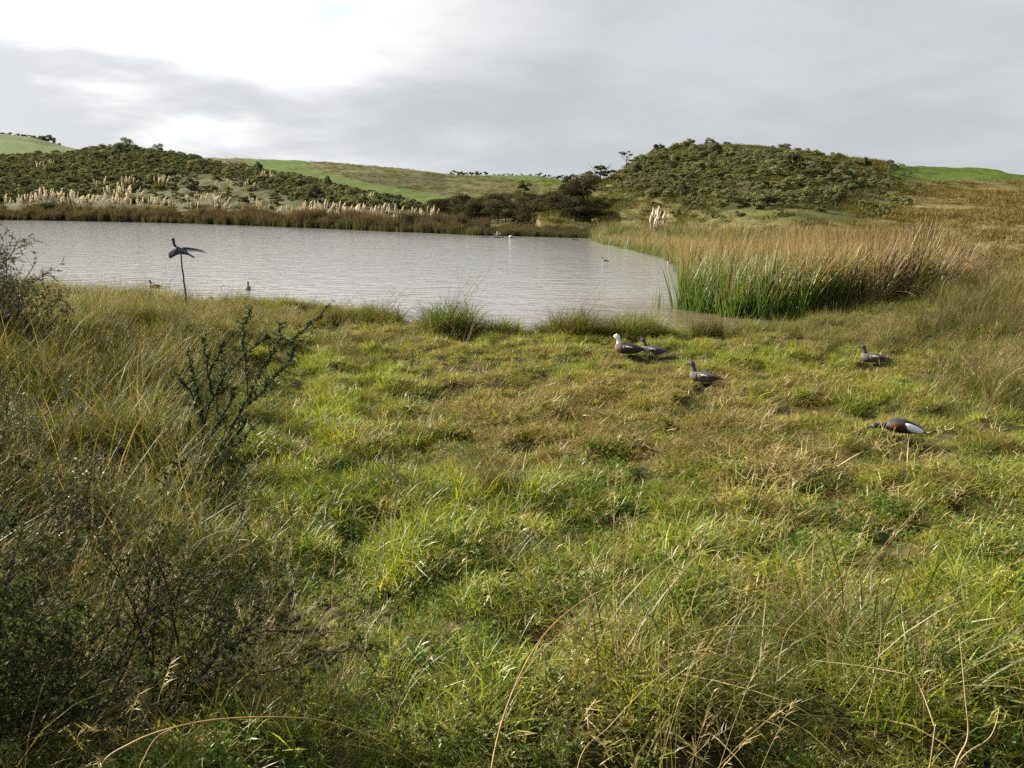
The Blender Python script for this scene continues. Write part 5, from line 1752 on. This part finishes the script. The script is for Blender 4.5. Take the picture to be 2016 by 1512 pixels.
def flying_decoy():
    pole_top = at_range(356, 500, 24.3)
    pole_foot = at_range(366, 607, 24.3)
    g = np.random.default_rng(8)
    path = [pole_foot + np.array([0, 0, -0.3]), pole_foot, at_range(366, 580, 24.3), at_range(361, 545, 24.3), at_range(358, 520, 24.3), pole_top]
    pts = np.array(path) - pole_foot
    t = np.linspace(0, 5, 21)
    pp = np.stack([np.interp(t, range(6), pts[:, k]) for k in range(3)], -1)
    pp[1:-1] += g.normal(0, 0.005, (19, 3))
    v, f, _, _ = tube(pp, np.linspace(0.034, 0.022, 21), 7)
    o = mesh_obj('pole', v, f, M_WOOD)
    o.location = pole_foot
    tag(o, 'thin crooked wooden pole standing at the lake edge', 'pole')
    e = empty('winged_duck_decoy', pole_top, -0.15)
    e.rotation_euler = (0.0, 0.34, -0.2)
    e.scale = (1.2, 1.2, 1.2)
    tag(e, 'dark duck decoy with spread wings mounted on the pole', 'duck decoy')
    part('body', loft(smooth_secs([(-.24, 0, .09, .015, .015), (-.21, 0, .09, .055, .05), (-.10, 0, .085, .085, .075), (.02, 0, .08, .088, .072), (.14, 0, .075, .062, .048), (.22, 0, .07, .035, .022)], 20), 14), M_SLATE, e)
    part('tail', loft(smooth_secs([(.17, 0, .072, .05, .024), (.26, 0, .062, .062, .012), (.36, 0, .045, .055, .007), (.39, 0, .04, .02, .004)], 8), 12), M_DARK, e)
    part('head', loft_path([(-.18, 0, .11), (-.235, 0, .165), (-.262, 0, .225), (-.278, 0, .268), (-.302, 0, .290), (-.330, 0, .280), (-.350, 0, .262)], [.048, .036, .032, .038, .043, .036, .018], 14), M_DARK, e)
    part('bill', loft(smooth_secs([(-.342, 0, .262, .019, .017), (-.37, 0, .246, .018, .011), (-.405, 0, .222, .016, .006), (-.415, 0, .215, .007, .003)], 8), 10), M_BLACK, e)
    for sgn in (-1, 1):
        # each wing: an arm and a fan of separate flight feathers, bowed downward
        root = np.array([-.08, sgn * .07, .12])
        tipv = np.array([-.22, sgn * .13, -.07]) if sgn < 0 else np.array([.40, sgn * .28, .21])
        arm = [root + (tipv - root) * q + np.array([0, 0, .03 * math.sin(math.pi * q)]) for q in np.linspace(0, 1, 8)]
        w = part('wing', loft_path(arm, np.linspace(.032, .010, 8), 8), M_SLATE, e)
        for k in range(11):
            q = k / 10
            b = root + (tipv - root) * (0.05 + 0.93 * q) + np.array([0, 0, .03 * math.sin(math.pi * q)])
            back = np.array([1.0 - 0.25 * q, sgn * (0.10 + 0.75 * q), -0.30 - 0.1 * q])
            back /= np.linalg.norm(back)
            L = (.17 + .04 * q) if sgn < 0 else (.11 + .04 * q)
            side = np.cross(back, (0, 0, 1))
            side /= np.linalg.norm(side)
            V, F = [], []
            for i, s_ in enumerate((0, .35, .8, 1.0)):
                c = b + back * L * s_ + np.array([0, 0, -.02 * s_ * s_ + .002 * k])
                hw = (.030, .042, .038, .008)[i]
                for dz in (.003, -.003):
                    V += [tuple(c - side * hw + np.array([0, 0, dz])), tuple(c + side * hw + np.array([0, 0, dz]))]
            for i in range(3):
                a, n2 = i * 4, (i + 1) * 4
                F += [(a, a + 1, n2 + 1, n2), (a + 2, n2 + 2, n2 + 3, a + 3), (a, n2, n2 + 2, a + 2), (a + 1, a + 3, n2 + 3, n2 + 1)]
            mesh_obj('flight_feather', V, F, M_DARK if k > 5 else M_SLATE, w, smooth=False)


flying_decoy()


def afloat(u, v):
    p = at_plane(u, v)
    return (p[0], p[1], -0.03)


duck(afloat(305, 566), -0.15, 1.0, M_SLATE, M_DARK, M_GREY, M_SLATE, M_DARK, 'dark duck decoy floating behind the cane grass at left', cord=False)
duck(afloat(488, 570), -1.35, 1.0, M_SLATE, M_DARK, M_SLATE, M_SLATE, M_DARK, 'floating duck decoy facing away on the open water', cord=False)
duck(afloat(430, 603), -0.1, 1.05, M_GREY, M_GREY, M_GREY, M_SLATE, M_DARK, 'grey floating duck decoy half hidden by the shore grass', cord=False)
duck(afloat(1191, 514), -0.2, 0.75, M_PALE, M_DARK, M_PALE, M_GREY, M_GREY, 'pale dark headed duck far out on the water left of the reeds', 'duck', cord=False)
duck(afloat(1319, 518), -0.2, 0.7, M_PALE, M_GREY, M_PALE, M_GREY, M_GREY, 'pale duck floating tight against the reed edge', 'duck', cord=False)


def box(name, c, d, mat, parent=None, rz=0.0):
    x, y, z = [q / 2 for q in d]
    b = min(d) * 0.12
    V, F = [], []
    for zz, ins in ((-z, b), (-z + b, 0), (z - b, 0), (z, b)):
        V += [(-x + ins, -y + ins, zz), (x - ins, -y + ins, zz), (x - ins, y - ins, zz), (-x + ins, y - ins, zz)]
    F.append((3, 2, 1, 0))
    for i in range(3):
        for k in range(4):
            k2 = (k + 1) % 4
            F.append((i * 4 + k, i * 4 + k2, i * 4 + 4 + k2, i * 4 + 4 + k))
    F.append((12, 13, 14, 15))
    o = mesh_obj(name, V, F, mat, parent, smooth=False)
    o.location = c
    o.rotation_euler = (0, 0, rz)
    return o


def rafts():
    p = at_plane(957, 467)
    e = empty('floating_board', (p[0], p[1], 0))
    tag(e, 'flat dark board floating left of the white post', 'board')
    for k in range(3):
        box('plank', (0, -0.15 + 0.15 * k, 0.03 + 0.004 * k), (0.72, 0.13, 0.07), M_BOARD, e)
    p = at_plane(1132, 472.5)
    e = empty('floating_board', (p[0], p[1], 0))
    tag(e, 'flat dark board floating alone near the far right reeds', 'board')
    for k in range(3):
        box('plank', (0, -0.15 + 0.15 * k, 0.03 + 0.004 * k), (0.72, 0.13, 0.07), M_BOARD, e)
    p = at_plane(979, 468)
    e = empty('raft', (p[0], p[1], 0))
    tag(e, 'small raft with white post and leaning rail in mid lake', 'raft')
    for k in range(4):
        box('deck_plank', (0, -0.24 + 0.16 * k, 0.05), (0.75, 0.14, 0.08), M_BOARD, e)
    v, f = loft_path([(-.0, 0, .0), (0, 0, .35), (0, 0, .66)], [.055, .055, .052], 10)
    mesh_obj('post', v, f, M_PVC, e)
    for x in (-.33, -.2, .22):
        v, f = loft_path([(x, .1, .0), (x, .1, .2), (x + .01, .1, .42 if x < 0 else .2)], [.015, .013, .012], 6)
        mesh_obj('stake', v, f, M_PVC if x < 0 else M_BOARD, e)
    v, f = loft_path([(.32, 0, .45), (.5, 0, .25), (.68, 0, .0)], [.05, .05, .05], 8)
    mesh_obj('rail', v, f, M_SLATE, e)
    v, f = loft(smooth_secs([(.2, 0, .40, .02, .02), (.26, 0, .42, .07, .06), (.34, 0, .42, .07, .06), (.42, 0, .40, .02, .02)], 8), 10)
    mesh_obj('float', v, f, M_PVC, e)
    p = at_plane(1006, 468.5)
    e = empty('mooring_buoy', (p[0], p[1], 0))
    tag(e, 'rounded white and grey buoy right of the raft', 'buoy')
    v, f = loft(smooth_secs([(-.23, 0, .06, .02, .03), (-.20, 0, .09, .12, .10), (-.05, 0, .14, .2, .16), (.1, 0, .13, .19, .15), (.2, 0, .08, .12, .09), (.23, 0, .06, .02, .03)], 16), 14)
    mesh_obj('hull', v, f, M_PVC, e)
    v, f = loft(smooth_secs([(-.10, 0, .27, .03, .02), (-.06, 0, .29, .09, .035), (.07, 0, .28, .09, .035), (.12, 0, .26, .03, .02)], 8), 10)
    mesh_obj('cap', v, f, M_SLATE, e)


rafts()
